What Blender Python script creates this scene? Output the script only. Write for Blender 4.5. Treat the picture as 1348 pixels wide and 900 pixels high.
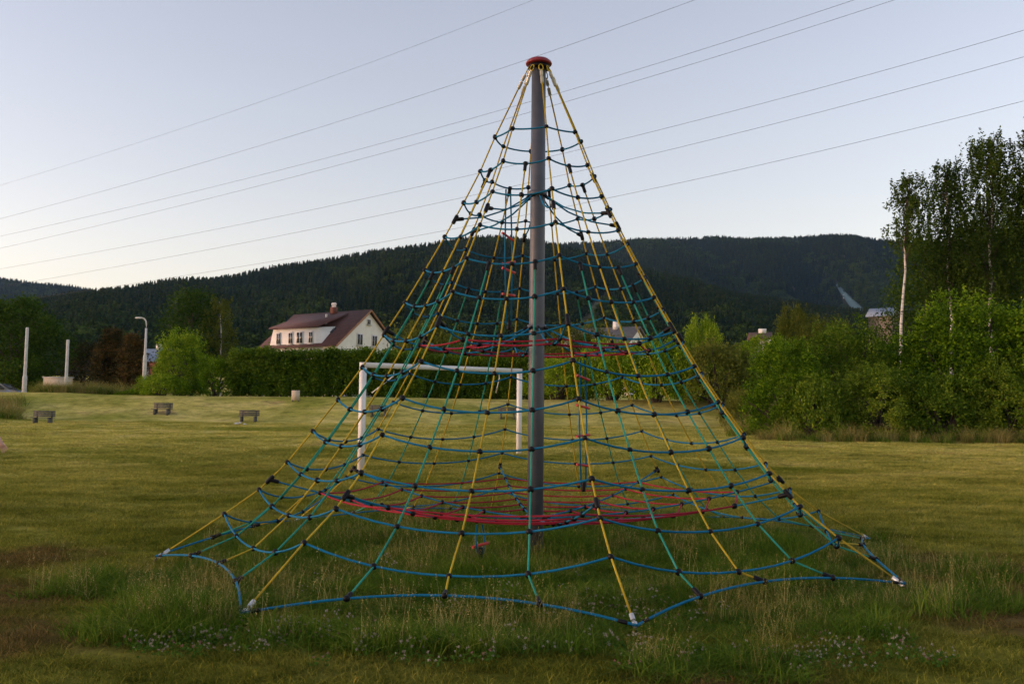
import bpy, bmesh, math, random
import numpy as np
from mathutils import Vector, Matrix

# ------------------------------------------------------------------ clear
for o in list(bpy.data.objects): bpy.data.objects.remove(o, do_unlink=True)
S = bpy.context.scene
COL = S.collection
rng = np.random.default_rng(7)
random.seed(7)

# ------------------------------------------------------------------ camera
F_PX, TILT, ROLL, CAM_Z = 1254.3, 0.0771, 0.0101, 1.7
cd = bpy.data.cameras.new('camera'); cam = bpy.data.objects.new('camera', cd); COL.objects.link(cam)
cd.sensor_width = 36.0; cd.lens = 36.0 * F_PX / 1348.0; cd.clip_start = 0.1; cd.clip_end = 20000
CAMM = Matrix.Translation((0, 0, CAM_Z)) @ Matrix.Rotation(math.pi/2 + TILT, 4, 'X') @ Matrix.Rotation(ROLL, 4, 'Z')
cam.matrix_world = CAMM
cd.dof.use_dof = True; cd.dof.focus_distance = 10.0; cd.dof.aperture_fstop = 6.3
S.camera = cam

# ------------------------------------------------------------------ world, sun, exposure
SUN_EL, SUN_AZ = math.radians(2.5), math.radians(-97)   # azimuth clockwise from +Y (the view direction)
w = bpy.data.worlds.new('World'); S.world = w; w.use_nodes = True
nt = w.node_tree; nt.nodes.clear()
sky = nt.nodes.new('ShaderNodeTexSky'); sky.sky_type = 'NISHITA'; sky.sun_disc = False
sky.sun_elevation = SUN_EL; sky.sun_rotation = SUN_AZ
sky.altitude = 600; sky.air_density = 1.0; sky.dust_density = 2.0; sky.ozone_density = 1.0
hsv = nt.nodes.new('ShaderNodeHueSaturation'); hsv.inputs['Saturation'].default_value = 0.74
bg = nt.nodes.new('ShaderNodeBackground'); bg.inputs['Strength'].default_value = 0.13
out = nt.nodes.new('ShaderNodeOutputWorld')
tint = nt.nodes.new('ShaderNodeMix'); tint.data_type = 'RGBA'; tint.blend_type = 'MULTIPLY'; tint.inputs[0].default_value = 1.0; tint.inputs[7].default_value = (1.0, .87, .94, 1)
nt.links.new(sky.outputs[0], hsv.inputs['Color']); nt.links.new(hsv.outputs[0], tint.inputs[6]); nt.links.new(tint.outputs[2], bg.inputs[0]); nt.links.new(bg.outputs[0], out.inputs[0])

sl = bpy.data.lights.new('sun', 'SUN'); sun = bpy.data.objects.new('sun', sl); COL.objects.link(sun)
sl.energy = 0.12; sl.angle = math.radians(25); sl.color = (1.0, 0.86, 0.72)
sd = Vector((math.sin(SUN_AZ)*math.cos(SUN_EL), math.cos(SUN_AZ)*math.cos(SUN_EL), math.sin(SUN_EL)))
sun.rotation_euler = sd.to_track_quat('Z', 'Y').to_euler(); sun.location = sd * 60

vs = S.view_settings
vs.view_transform = 'Standard'; vs.look = 'None'; vs.gamma = 1.0; vs.use_curve_mapping = False
vs.exposure = 2.6

# ------------------------------------------------------------------ geometry helpers
R3 = CAMM.to_3x3()
def ray(px, py): return (R3 @ Vector(((px-674.0)/F_PX, -(py-450.0)/F_PX, -1.0)))
def at(px, py, y):
    d = ray(px, py); return Vector((0, 0, CAM_Z)) + d * (y / d.y)
def sstep(a, b, x):
    t = np.clip((np.asarray(x, float)-a)/(b-a), 0, 1); return t*t*(3-2*t)
def H(x, y):
    """terrain height"""
    x = np.asarray(x, float); y = np.asarray(y, float)
    s = np.clip(y-10.0, 0, 42.0); z = 0.031*s*s/(s+1.2)
    foot = 50 + 0.6*np.sin(x*0.13) + 0.3*np.sin(x*0.41+1)
    z = z + 1.42*sstep(foot, foot+6.8, y) - 0.55*sstep(58.5, 67, y)
    z = z + .045*np.clip(y-70, 0, 350)
    z = z + 0.25*sstep(-23, -29, x)*sstep(44, 50, y)*(1-sstep(54, 60, y))
    z = z + 0.012*np.sin(x*1.3+0.4*y)*np.sin(y*0.9) + 0.02*np.sin(x*0.37+2)*np.sin(y*0.31)
    return z
def ground_px(px, py):
    d = ray(px, py); y = 3.0
    while y < 120:
        p = Vector((0, 0, CAM_Z)) + d*(y/d.y)
        if p.z <= float(H(p.x, p.y)): return p
        y += 0.05
    return Vector((0, 0, CAM_Z)) + d*(60/d.y)

def mesh_np(name, V, Fc, smooth=False):
    """V (n,3); Fc: list of arrays (m,k) with equal k each"""
    me = bpy.data.meshes.new(name)
    V = np.asarray(V, np.float32); Fl = [np.asarray(f, np.int32) for f in (Fc if isinstance(Fc, list) else [Fc]) if len(f)]
    me.vertices.add(len(V)); me.vertices.foreach_set('co', V.ravel())
    loops = np.concatenate([f.ravel() for f in Fl]); tot = np.concatenate([np.full(len(f), f.shape[1], np.int32) for f in Fl])
    me.loops.add(len(loops)); me.loops.foreach_set('vertex_index', loops)
    me.polygons.add(len(tot)); st = np.concatenate([[0], np.cumsum(tot)[:-1]]).astype(np.int32)
    me.polygons.foreach_set('loop_start', st)
    if smooth: me.polygons.foreach_set('use_smooth', np.ones(len(tot), bool))
    me.update(calc_edges=True); me.validate(); return me
class MB:
    """collects shapes for one mesh"""
    def __init__(s): s.V = []; s.Q = []; s.T = []; s.n = 0
    def add(s, V, Q=None, T=None):
        V = np.asarray(V, float)
        if Q is not None and len(Q): s.Q.append(np.asarray(Q)+s.n)
        if T is not None and len(T): s.T.append(np.asarray(T)+s.n)
        s.V.append(V); s.n += len(V); return s
    def box(s, c, d, rz=0, M=None):
        x, y, z = [k/2 for k in d]
        V = np.array([[-x,-y,-z],[x,-y,-z],[x,y,-z],[-x,y,-z],[-x,-y,z],[x,-y,z],[x,y,z],[-x,y,z]])
        if rz: cz, sz = math.cos(rz), math.sin(rz); V = V @ np.array([[cz,sz,0],[-sz,cz,0],[0,0,1]])
        if M is not None: V = V @ np.array(M).T
        return s.add(V+np.array(c), [[0,3,2,1],[4,5,6,7],[0,1,5,4],[1,2,6,5],[2,3,7,6],[3,0,4,7]])
    def tube(s, P, r, n=6, closed=False, cap=True):
        P = np.asarray(P, float); m = len(P); r = np.broadcast_to(np.asarray(r, float), (m,))
        if closed: T = np.roll(P,-1,0)-np.roll(P,1,0)
        else: T = np.gradient(P, axis=0)
        T /= np.linalg.norm(T, axis=1)[:,None]+1e-12
        up = np.array([0,0,1.]) if abs(T[:,2]).mean() < .8 else np.array([0.3,1.,0])
        A = np.cross(T, up); A /= np.linalg.norm(A, axis=1)[:,None]+1e-12; B = np.cross(T, A)
        an = np.arange(n)*2*math.pi/n
        V = (P[:,None,:] + r[:,None,None]*(np.cos(an)[None,:,None]*A[:,None,:] + np.sin(an)[None,:,None]*B[:,None,:])).reshape(-1,3)
        k = m if closed else m-1
        i = np.arange(k)[:,None]; j = np.arange(n)[None,:]; i2 = (i+1) % m; j2 = (j+1) % n
        Q = np.stack([i*n+j, i*n+j2, i2*n+j2, i2*n+j], -1).reshape(-1,4)
        s.add(V, Q)
        if cap and not closed:
            b = s.n - len(V)
            for e in (0, m-1):
                c = len(s.V); s.V.append(P[e][None]); ci = s.n; s.n += 1
                s.T.append(np.array([[ci, b+e*n+q, b+e*n+(q+1)%n] for q in range(n)]))
        return s
    def lathe(s, prof, n=16, c=(0,0,0)):
        prof = np.array(prof, float); an = np.arange(n)*2*math.pi/n; m = len(prof)
        V = np.stack([prof[:,0][:,None]*np.cos(an), prof[:,0][:,None]*np.sin(an), np.repeat(prof[:,1][:,None], n, 1)], -1).reshape(-1,3)+np.array(c)
        i = np.arange(m-1)[:,None]; j = np.arange(n)[None,:]; j2 = (j+1) % n
        return s.add(V, np.stack([i*n+j, i*n+j2, (i+1)*n+j2, (i+1)*n+j], -1).reshape(-1,4))
    def ball(s, c, r, sc=(1,1,1), n=8, m=6):
        th = np.linspace(0.02, math.pi-.02, m); return s.lathe([(r*math.sin(t), -r*math.cos(t)*sc[2]) for t in th], n, c)
    def mesh(s, name, smooth=False):
        V = np.concatenate(s.V); fs = []
        if s.Q: fs.append(np.concatenate(s.Q))
        if s.T: fs.append(np.concatenate(s.T))
        return mesh_np(name, V, fs, smooth)
    def build(s, name, mat, parent=None, smooth=False, **kw):
        return obj(name, s.mesh(name, smooth), mat, parent, **kw)
def obj(name, me, mat, parent=None, label=None, cat=None, group=None, kind=None, loc=None):
    o = bpy.data.objects.new(name, me); COL.objects.link(o)
    if me is not None and mat is not None and not me.materials: me.materials.append(mat)
    if parent is not None: o.parent = parent
    if loc is not None: o.location = loc
    return tag(o, label, cat, group, kind)
def tag(o, label=None, cat=None, group=None, kind=None):
    if label: o['label'] = label
    if cat: o['category'] = cat
    if group: o['group'] = group
    if kind: o['kind'] = kind
    return o
def thing(name, label, cat, loc=(0,0,0), rz=0, group=None):
    o = bpy.data.objects.new(name, None); COL.objects.link(o); o.empty_display_size = .1
    o.location = loc; o.rotation_euler = (0,0,rz); return tag(o, label, cat, group)
def copy_tree(o, parent=None):
    c = o.copy(); COL.objects.link(c); c.parent = parent
    for ch in o.children: copy_tree(ch, c)
    return c

# ------------------------------------------------------------------ materials
def new_mat(name):
    m = bpy.data.materials.new(name); m.use_nodes = True; n = m.node_tree.nodes; n.clear()
    return m, n, m.node_tree.links
def noise(n, l, vec, scale, detail=4, rough=.55):
    t = n.new('ShaderNodeTexNoise'); t.inputs['Scale'].default_value = scale; t.inputs['Detail'].default_value = detail; t.inputs['Roughness'].default_value = rough
    if vec is not None: l.new(vec, t.inputs['Vector'])
    return t.outputs['Fac']
def ramp(n, l, fac, stops):
    r = n.new('ShaderNodeValToRGB'); e = r.color_ramp.elements
    while len(e) < len(stops): e.new(.5)
    for k, (p, c) in zip(e, stops):
        k.position = p; k.color = (*c, 1) if len(c) == 3 else c
    l.new(fac, r.inputs[0]); return r.outputs[0]
def mixc(n, l, fac, a, b, mode='MIX'):
    m = n.new('ShaderNodeMix'); m.data_type = 'RGBA'; m.blend_type = mode
    for s, v in ((m.inputs[0], fac), (m.inputs[6], a), (m.inputs[7], b)):
        if hasattr(v, 'type') and hasattr(v, 'is_linked'): l.new(v, s)
        else: s.default_value = v if isinstance(v, float) else (*v, 1)
    return m.outputs[2]
def bump(n, l, h, strength, dist=.02):
    b = n.new('ShaderNodeBump'); b.inputs['Strength'].default_value = strength; b.inputs['Distance'].default_value = dist
    l.new(h, b.inputs['Height']); return b.outputs[0]
def simple(name, col, rough=.6, metal=0., vary=.25, scale=6., bmp=.2, bdist=.01, spec=.5, col2=None):
    m, n, l = new_mat(name)
    tc = n.new('ShaderNodeTexCoord').outputs['Object']
    f = noise(n, l, tc, scale)
    c2 = col2 or tuple(c*(1-vary) for c in col)
    c = ramp(n, l, f, [(.3, c2), (.7, tuple(min(1, k*(1+vary*.4)) for k in col))])
    b = n.new('ShaderNodeBsdfPrincipled'); l.new(c, b.inputs['Base Color'])
    b.inputs['Roughness'].default_value = rough; b.inputs['Metallic'].default_value = metal; b.inputs['Specular IOR Level'].default_value = spec
    if bmp: l.new(bump(n, l, noise(n, l, tc, scale*6, 3), bmp, bdist), b.inputs['Normal'])
    o = n.new('ShaderNodeOutputMaterial'); l.new(b.outputs[0], o.inputs[0]); return m
def foliage(name, dark, mid, light, trans=.25, big=.5, spec=.03):
    """leaf colour from a random per leaf, a random per object and slow world-space drift"""
    m, n, l = new_mat(name)
    g = n.new('ShaderNodeNewGeometry'); oi = n.new('ShaderNodeObjectInfo')
    f = noise(n, l, g.outputs['Position'], big, 3)
    ma = n.new('ShaderNodeMath'); ma.operation = 'MULTIPLY_ADD'; l.new(g.outputs['Random Per Island'], ma.inputs[0]); ma.inputs[1].default_value = .45
    m2 = n.new('ShaderNodeMath'); m2.operation = 'MULTIPLY_ADD'; l.new(oi.outputs['Random'], m2.inputs[0]); m2.inputs[1].default_value = .3
    m3 = n.new('ShaderNodeMath'); m3.operation = 'MULTIPLY_ADD'; l.new(f, m3.inputs[0]); m3.inputs[1].default_value = .7; m3.inputs[2].default_value = -.22
    l.new(m3.outputs[0], m2.inputs[2]); l.new(m2.outputs[0], ma.inputs[2])
    c = ramp(n, l, ma.outputs[0], [(.12, dark), (.5, mid), (.9, light)])
    b = n.new('ShaderNodeBsdfPrincipled'); l.new(c, b.inputs['Base Color']); b.inputs['Roughness'].default_value = .55; b.inputs['Specular IOR Level'].default_value = spec
    o = n.new('ShaderNodeOutputMaterial')
    if trans:
        t = n.new('ShaderNodeBsdfTranslucent'); l.new(c, t.inputs[0]); mx = n.new('ShaderNodeMixShader'); mx.inputs[0].default_value = trans
        l.new(b.outputs[0], mx.inputs[1]); l.new(t.outputs[0], mx.inputs[2]); l.new(mx.outputs[0], o.inputs[0])
    else: l.new(b.outputs[0], o.inputs[0])
    return m
def mapr(n, l, v, a, b):
    m = n.new('ShaderNodeMapRange'); l.new(v, m.inputs[0]); m.inputs[1].default_value = a; m.inputs[2].default_value = b; return m.outputs[0]
def grass_colour(n, l):
    """the colour of the field, by place: olive, straw, greener and worn brown patches"""
    g = n.new('ShaderNodeNewGeometry'); P = g.outputs['Position']
    mp = n.new('ShaderNodeMapping'); mp.inputs['Scale'].default_value = (.6, 1.0, 1.0); l.new(P, mp.inputs['Vector']); v = mp.outputs[0]
    a = noise(n, l, v, .55, 5, .6)
    c = ramp(n, l, a, [(.28, (.160, .175, .028)), (.45, (.300, .295, .058)), (.58, (.370, .350, .082)), (.75, (.440, .385, .125))])
    gr = noise(n, l, v, .23, 4)
    gf = ramp(n, l, gr, [(.50, (0,0,0)), (.66, (1,1,1))])
    c = mixc(n, l, gf, c, (.165, .195, .026))
    bn = noise(n, l, v, .42, 6, .65)
    bf = ramp(n, l, bn, [(.60, (0,0,0)), (.72, (.75,.75,.75))])
    c = mixc(n, l, bf, c, (.215, .140, .062))
    # vignette painted into the turf colour: darker round the net, brighter towards the bank
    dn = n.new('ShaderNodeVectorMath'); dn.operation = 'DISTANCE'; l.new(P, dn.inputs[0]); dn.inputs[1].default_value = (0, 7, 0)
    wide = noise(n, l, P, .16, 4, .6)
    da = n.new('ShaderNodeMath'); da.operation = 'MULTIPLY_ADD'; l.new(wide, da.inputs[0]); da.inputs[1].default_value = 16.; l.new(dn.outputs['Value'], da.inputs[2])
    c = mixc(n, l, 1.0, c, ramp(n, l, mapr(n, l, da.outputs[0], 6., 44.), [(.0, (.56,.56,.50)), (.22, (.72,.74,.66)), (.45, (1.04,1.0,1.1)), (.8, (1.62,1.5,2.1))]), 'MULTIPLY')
    wob = noise(n, l, P, 1.7, 5, .65)
    for (wx, wy, wr) in ((5.2, 10.6, 1.5), (4.2, 8.4, .9), (-4.6, 9.0, 1.1), (-3.6, 7.3, .8), (-5.6, 11.0, .9), (1.6, 6.2, .7)):
        vd = n.new('ShaderNodeVectorMath'); vd.operation = 'DISTANCE'; l.new(P, vd.inputs[0]); vd.inputs[1].default_value = (wx, wy, .03)
        ad = n.new('ShaderNodeMath'); ad.operation = 'MULTIPLY_ADD'; l.new(wob, ad.inputs[0]); ad.inputs[1].default_value = 2.2; l.new(vd.outputs['Value'], ad.inputs[2])
        mr = n.new('ShaderNodeMapRange'); l.new(ad.outputs[0], mr.inputs[0]); mr.inputs[1].default_value = wr+1.3; mr.inputs[2].default_value = wr+.6; mr.inputs[3].default_value = 0.; mr.inputs[4].default_value = .8
        c = mixc(n, l, mr.outputs[0], c, (.185, .115, .055))
    mid = noise(n, l, v, 2.6, 6, .7)
    c = mixc(n, l, 0.8, c, ramp(n, l, mid, [(.34, (.48,.52,.45)), (.5, (.95,.95,.9)), (.68, (1.35,1.28,1.25))]), 'MULTIPLY')
    fine = noise(n, l, P, 11., 4, .75)
    c = mixc(n, l, 0.55, c, ramp(n, l, fine, [(.3, (.5,.5,.5)), (.7, (1.2,1.15,1.05))]), 'MULTIPLY')
    return c, P
def lawn_mat(name, blade=False):
    m, n, l = new_mat(name)
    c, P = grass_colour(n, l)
    b = n.new('ShaderNodeBsdfPrincipled'); b.inputs['Roughness'].default_value = .9; b.inputs['Specular IOR Level'].default_value = .0
    o = n.new('ShaderNodeOutputMaterial')
    if blade:
        g = n.new('ShaderNodeNewGeometry')
        c = mixc(n, l, 1.0, c, ramp(n, l, g.outputs['Random Per Island'], [(0, (.45,.6,.4)), (.6, (1.1,1.15,1.0)), (1, (2.0,1.75,1.6))]), 'MULTIPLY')
        t = n.new('ShaderNodeBsdfTranslucent'); l.new(c, t.inputs[0]); mx = n.new('ShaderNodeMixShader'); mx.inputs[0].default_value = .25
        l.new(c, b.inputs['Base Color']); l.new(b.outputs[0], mx.inputs[1]); l.new(t.outputs[0], mx.inputs[2]); l.new(mx.outputs[0], o.inputs[0])
    else:
        l.new(c, b.inputs['Base Color'])
        l.new(bump(n, l, noise(n, l, P, 22., 5, .75), .9, .06), b.inputs['Normal']); l.new(b.outputs[0], o.inputs[0])
    return m
M = {}
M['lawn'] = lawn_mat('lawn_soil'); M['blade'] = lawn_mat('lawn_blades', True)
M['tall'] = foliage('tall_grass', (.026,.070,.004), (.085,.160,.012), (.240,.270,.042), .3, .9)
M['straw'] = foliage('straw_grass', (.12,.115,.028), (.26,.225,.064), (.46,.39,.155), .3, .9)
M['clover_leaf'] = foliage('clover_leaf', (.04,.095,.012), (.07,.15,.018), (.11,.21,.03), .3, 2.)
M['clover_white'] = foliage('clover_white', (.26,.22,.16), (.36,.32,.25), (.48,.44,.37), .2, 3.)
M['clover_pink'] = foliage('clover_pink', (.20,.09,.08), (.28,.15,.13), (.36,.23,.20), .2, 3.)
M['steel'] = simple('galvanised_steel', (.085,.092,.11), .5, .25, .25, 5., .15, .003)
M['chrome'] = simple('bright_fittings', (.74,.74,.72), .35, .5, .1)
M['capred'] = simple('red_plastic_cap', (.22,.014,.022), .4, 0, .2)
M['redgrip'] = simple('red_plastic_grip', (.50,.045,.035), .4, 0, .2)
M['blackp'] = simple('black_plastic', (.006,.006,.008), .5, 0, .3, 6., .2, .01, .2)
def rope_mat(name, col):
    m, n, l = new_mat(name)
    tc = n.new('ShaderNodeTexCoord').outputs['Object']
    f = noise(n, l, tc, 3., 5, .6); f2 = noise(n, l, tc, 160., 2)
    c = ramp(n, l, f, [(.3, tuple(k*.68 for k in col)), (.62, col), (.82, tuple(k*.8+.05 for k in col))])
    c = mixc(n, l, 0.5, c, ramp(n, l, f2, [(.35, (.55,.55,.55)), (.65, (1.15,1.15,1.15))]), 'MULTIPLY')
    b = n.new('ShaderNodeBsdfPrincipled'); l.new(c, b.inputs['Base Color']); b.inputs['Roughness'].default_value = .75; b.inputs['Specular IOR Level'].default_value = .12
    l.new(bump(n, l, f2, .6, .003), b.inputs['Normal'])
    o = n.new('ShaderNodeOutputMaterial'); l.new(b.outputs[0], o.inputs[0]); return m
M['yellow'] = rope_mat('yellow_rope', (.50,.37,.035)); M['blue'] = rope_mat('blue_rope', (.010,.175,.320))
M['green'] = rope_mat('green_rope', (.035,.295,.215)); M['red'] = rope_mat('red_rope', (.36,.025,.045))
M['white'] = simple('white_paint', (.74,.73,.70), .5, 0, .12, 3.)
M['concrete'] = simple('pale_concrete', (.55,.54,.51), .85, 0, .2, 4.)
M['dkconcrete'] = simple('dark_concrete', (.10,.10,.09), .9, 0, .3, 4.)
M['slat'] = simple('weathered_slat', (.085,.08,.08), .8, 0, .35, 5.)
M['render_w'] = simple('cream_render', (.80,.77,.69), .9, 0, .08, 2., .15)
M['render_g'] = simple('white_render', (.78,.76,.70), .9, 0, .08, 2., .15)
M['tile'] = simple('red_brown_roof', (.105,.042,.032), .75, 0, .3, 2.5, .3, .03)
M['barge'] = simple('orange_wood', (.40,.19,.075), .7, 0, .25)
M['glass'] = simple('window_glass', (.03,.035,.04), .08, 0, .1, 1., 0)
M['brick'] = simple('brick_wall', (.15,.055,.035), .9, 0, .3, 3.)
M['greyroof'] = simple('grey_roof', (.17,.135,.115), .8, 0, .25, 2.)
M['blueroof'] = simple('pale_blue_roof', (.26,.31,.38), .5, .2, .15, 2.)
M['beige'] = simple('beige_board', (.50,.43,.33), .8, 0, .12)
M['bark'] = simple('brown_bark', (.075,.055,.04), .95, 0, .4, 8., .6, .03)
M['skin'] = simple('skin', (.52,.30,.22), .55, 0, .1, 8., .1)
M['cloth'] = simple('dark_cloth', (.05,.06,.09), .9, 0, .2, 8.)
M['hairm'] = simple('brown_hair', (.06,.035,.02), .7, 0, .3, 20.)
M['car'] = simple('car_paint', (.22,.24,.27), .25, .5, .05, 1., 0)
M['tyre'] = simple('tyre_rubber', (.02,.02,.02), .85, 0, .2)
M['wire'] = simple('cable', (.06,.06,.065), .6, .4, .1, 1., 0)
M['jump'] = simple('ski_jump_matting', (.085,.16,.18), .8, 0, .2, .05, 0)
M['asphalt'] = simple('asphalt', (.05,.05,.05), .9, 0, .2, 3.)
def birch_mat():
    m, n, l = new_mat('birch_bark'); tc = n.new('ShaderNodeTexCoord').outputs['Object']
    mp = n.new('ShaderNodeMapping'); mp.inputs['Scale'].default_value = (2,2,7); l.new(tc, mp.inputs[0])
    f = noise(n, l, mp.outputs[0], 1.1, 5, .65)
    c = ramp(n, l, f, [(.36, (.03,.028,.025)), (.46, (.52,.49,.44)), (.7, (.66,.64,.60))])
    b = n.new('ShaderNodeBsdfPrincipled'); l.new(c, b.inputs[0]); b.inputs['Roughness'].default_value = .8
    o = n.new('ShaderNodeOutputMaterial'); l.new(b.outputs[0], o.inputs[0]); return m
M['birch'] = birch_mat()
M['f_bush'] = foliage('bush_leaves', (.022,.062,.003), (.135,.245,.010), (.400,.480,.036), .3, .35)
M['f_hedge'] = foliage('hedge_leaves', (.018,.050,.004), (.080,.150,.010), (.240,.315,.032), .3, .5)
M['f_dark'] = foliage('dark_leaves', (.010,.030,.003), (.036,.078,.007), (.095,.150,.018), .25, .3)
M['f_birch'] = foliage('birch_leaves', (.016,.036,.004), (.042,.078,.010), (.100,.140,.022), .25, .4)
M['f_pale'] = foliage('pale_leaves', (.045,.065,.008), (.115,.140,.020), (.230,.240,.045), .3, .4)
M['f_brown'] = foliage('brown_needles', (.011,.018,.006), (.034,.036,.012), (.150,.085,.024), .1, .8)
M['f_spruce'] = foliage('spruce_needles', (.006,.014,.004), (.014,.028,.007), (.038,.052,.012), 0, .004, .0)
M['f_decid'] = foliage('far_leaves', (.018,.036,.006), (.040,.072,.011), (.085,.120,.022), 0, .01, .0)
M['forest_floor'] = simple('forest_floor', (.022,.028,.012), .95, 0, .4, .02, 0)
M['trail'] = simple('dry_clearing', (.125,.105,.048), .95, 0, .4, .05, 0, .01, .5, (.045,.062,.016))

# ------------------------------------------------------------------ ground
def axis(lo, hi, step, far, n):
    a = np.arange(lo, hi+step/2, step); g = np.geomspace(1, far, n)
    return np.concatenate([lo-g[::-1]*step*2, a, hi+g*step*2])
xs = axis(-48, 48, .6, 4500, 26); ys = np.concatenate([-np.geomspace(2, 400, 8)[::-1], np.arange(0, 75, .5), 75+np.geomspace(1, 6500, 26)])
X, Y = np.meshgrid(xs, ys); Z = H(X, Y)
nx = len(xs); i = np.arange(len(ys)-1)[:,None]; j = np.arange(nx-1)[None,:]
Q = np.stack([i*nx+j, i*nx+j+1, (i+1)*nx+j+1, (i+1)*nx+j], -1).reshape(-1,4)
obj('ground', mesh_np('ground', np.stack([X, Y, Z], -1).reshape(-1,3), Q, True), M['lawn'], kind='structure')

# ------------------------------------------------------------------ scatter by geometry nodes (grass, flowers, far forest)
def variants(name, meshes):
    c = bpy.data.collections.new(name)
    for k, me in enumerate(meshes):
        o = bpy.data.objects.new('%s_%02d' % (name, k), me); c.objects.link(o)
    return c
def scatter(name, P, rot, scl, idx, coll, label, cat, group=None):
    me = bpy.data.meshes.new(name); n = len(P)
    me.vertices.add(n); me.vertices.foreach_set('co', np.asarray(P, np.float32).ravel())
    a = me.attributes.new('rot', 'FLOAT_VECTOR', 'POINT'); a.data.foreach_set('vector', np.asarray(rot, np.float32).ravel())
    a = me.attributes.new('scl', 'FLOAT_VECTOR', 'POINT'); a.data.foreach_set('vector', np.asarray(scl, np.float32).ravel())
    a = me.attributes.new('idx', 'INT', 'POINT'); a.data.foreach_set('value', np.asarray(idx, np.int32))
    o = bpy.data.objects.new(name, me); COL.objects.link(o)
    g = bpy.data.node_groups.new(name, 'GeometryNodeTree')
    g.interface.new_socket('Geometry', in_out='INPUT', socket_type='NodeSocketGeometry'); g.interface.new_socket('Geometry', in_out='OUTPUT', socket_type='NodeSocketGeometry')
    N, L = g.nodes, g.links
    gi = N.new('NodeGroupInput'); go = N.new('NodeGroupOutput'); ip = N.new('GeometryNodeInstanceOnPoints'); ci = N.new('GeometryNodeCollectionInfo')
    ci.inputs['Collection'].default_value = coll; ci.inputs['Separate Children'].default_value = True; ci.inputs['Reset Children'].default_value = True
    def attr(nm, t):
        q = N.new('GeometryNodeInputNamedAttribute'); q.data_type = t; q.inputs['Name'].default_value = nm; return q.outputs['Attribute']
    L.new(gi.outputs[0], ip.inputs['Points']); L.new(ci.outputs[0], ip.inputs['Instance']); ip.inputs['Pick Instance'].default_value = True
    L.new(attr('idx', 'INT'), ip.inputs['Instance Index']); L.new(attr('rot', 'FLOAT_VECTOR'), ip.inputs['Rotation']); L.new(attr('scl', 'FLOAT_VECTOR'), ip.inputs['Scale'])
    L.new(ip.outputs[0], go.inputs[0])
    md = o.modifiers.new('scatter', 'NODES'); md.node_group = g
    return tag(o, label, cat, group, 'stuff')

# ------------------------------------------------------------------ hills
def hill(name, prof, base, ridge, zbase, tree_h, gully, mat, cover=None, seed=0):
    px = np.array([p[0] for p in prof], float); py = np.array([p[1] for p in prof], float)
    a = np.linspace(px[0], px[-1], 160)
    pyi = np.interp(a, px, py)
    D = np.array([np.array(ray(u, v)) for u, v in zip(a, pyi)])
    hd = np.hypot(D[:,0], D[:,1]); dx, dy = D[:,0]/hd, D[:,1]/hd
    rd = np.interp(a, np.linspace(px[0], px[-1], len(ridge)), ridge)
    zr = CAM_Z + D[:,2]/hd*rd - tree_h*.8
    def surf(u, t):
        r = np.interp(u, a, rd); z = np.interp(u, a, zr); cx = np.interp(u, a, dx); cy = np.interp(u, a, dy)
        d = base + (r-base)*t
        tt = np.clip(t, 0, 1); s = .55*tt + .45*sstep(0, 1, tt)
        zz = zbase + (z-zbase)*s - np.clip(t-1, 0, 1)*160
        wv = np.sin(u*.021+seed)*np.sin(t*5+u*.006) + .6*np.sin(u*.047+t*4+seed*2)
        zz = zz + gully*wv*np.sin(math.pi*np.clip(t, 0, 1))
        return np.stack([cx*d, cy*d, zz], -1)
    U, T = np.meshgrid(a, np.linspace(-.05, 1.35, 46)); V = surf(U, T)
    nx = len(a); i = np.arange(45)[:,None]; j = np.arange(nx-1)[None,:]
    Q = np.stack([i*nx+j, i*nx+j+1, (i+1)*nx+j+1, (i+1)*nx+j], -1).reshape(-1,4)
    obj(name, mesh_np(name, V.reshape(-1,3), Q, True), mat, kind='structure')
    return surf, (px[0], px[-1])
def spruce_mesh(seed):
    r = np.random.default_rng(seed); mb = MB(); L = 9
    for k in range(L):
        t = k/L; z0 = .06+.86*t; rad = (.155*(1-t)**.85+.012)*r.uniform(.85, 1.15); n = 9
        an = np.arange(2*n)*math.pi/n + r.uniform(0, 6); rr = np.where(np.arange(2*n) % 2 == 0, rad, rad*.45)*r.uniform(.75, 1.15, 2*n)
        V = np.concatenate([np.stack([rr*np.cos(an), rr*np.sin(an), np.full(2*n, z0)-rr*.25+r.uniform(-.012,.012,2*n)], -1), [[0,0,z0+.2*(1-t)+.07]]])
        mb.add(V, None, [[q, (q+1)%(2*n), 2*n] for q in range(2*n)])
    mb.tube([(0,0,-.1),(0,0,.3)], .012, 5)
    me = mb.mesh('spruce'); me.materials.append(M['f_spruce']); return me
def leaf_quads(C, size, r, up=.3, aspect=.55, axis=None, fold=False):
    """one small rhombic leaf per centre"""
    n = len(C); C = np.asarray(C, float)
    A = r.normal(size=(n,3)); A[:,2] += up
    if axis is not None: A = A*.6 + axis
    A /= np.linalg.norm(A, axis=1)[:,None]; B = np.cross(A, r.normal(size=(n,3))); B /= np.linalg.norm(B, axis=1)[:,None]+1e-9
    s = (np.asarray(size)*r.uniform(.6, 1.35, n))[:,None]
    V = np.stack([C-A*s*.5, C+B*s*aspect*.5, C+A*s*.5, C-B*s*aspect*.5], 1).reshape(-1,3)
    return V, np.arange(4*n).reshape(-1,4)
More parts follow.
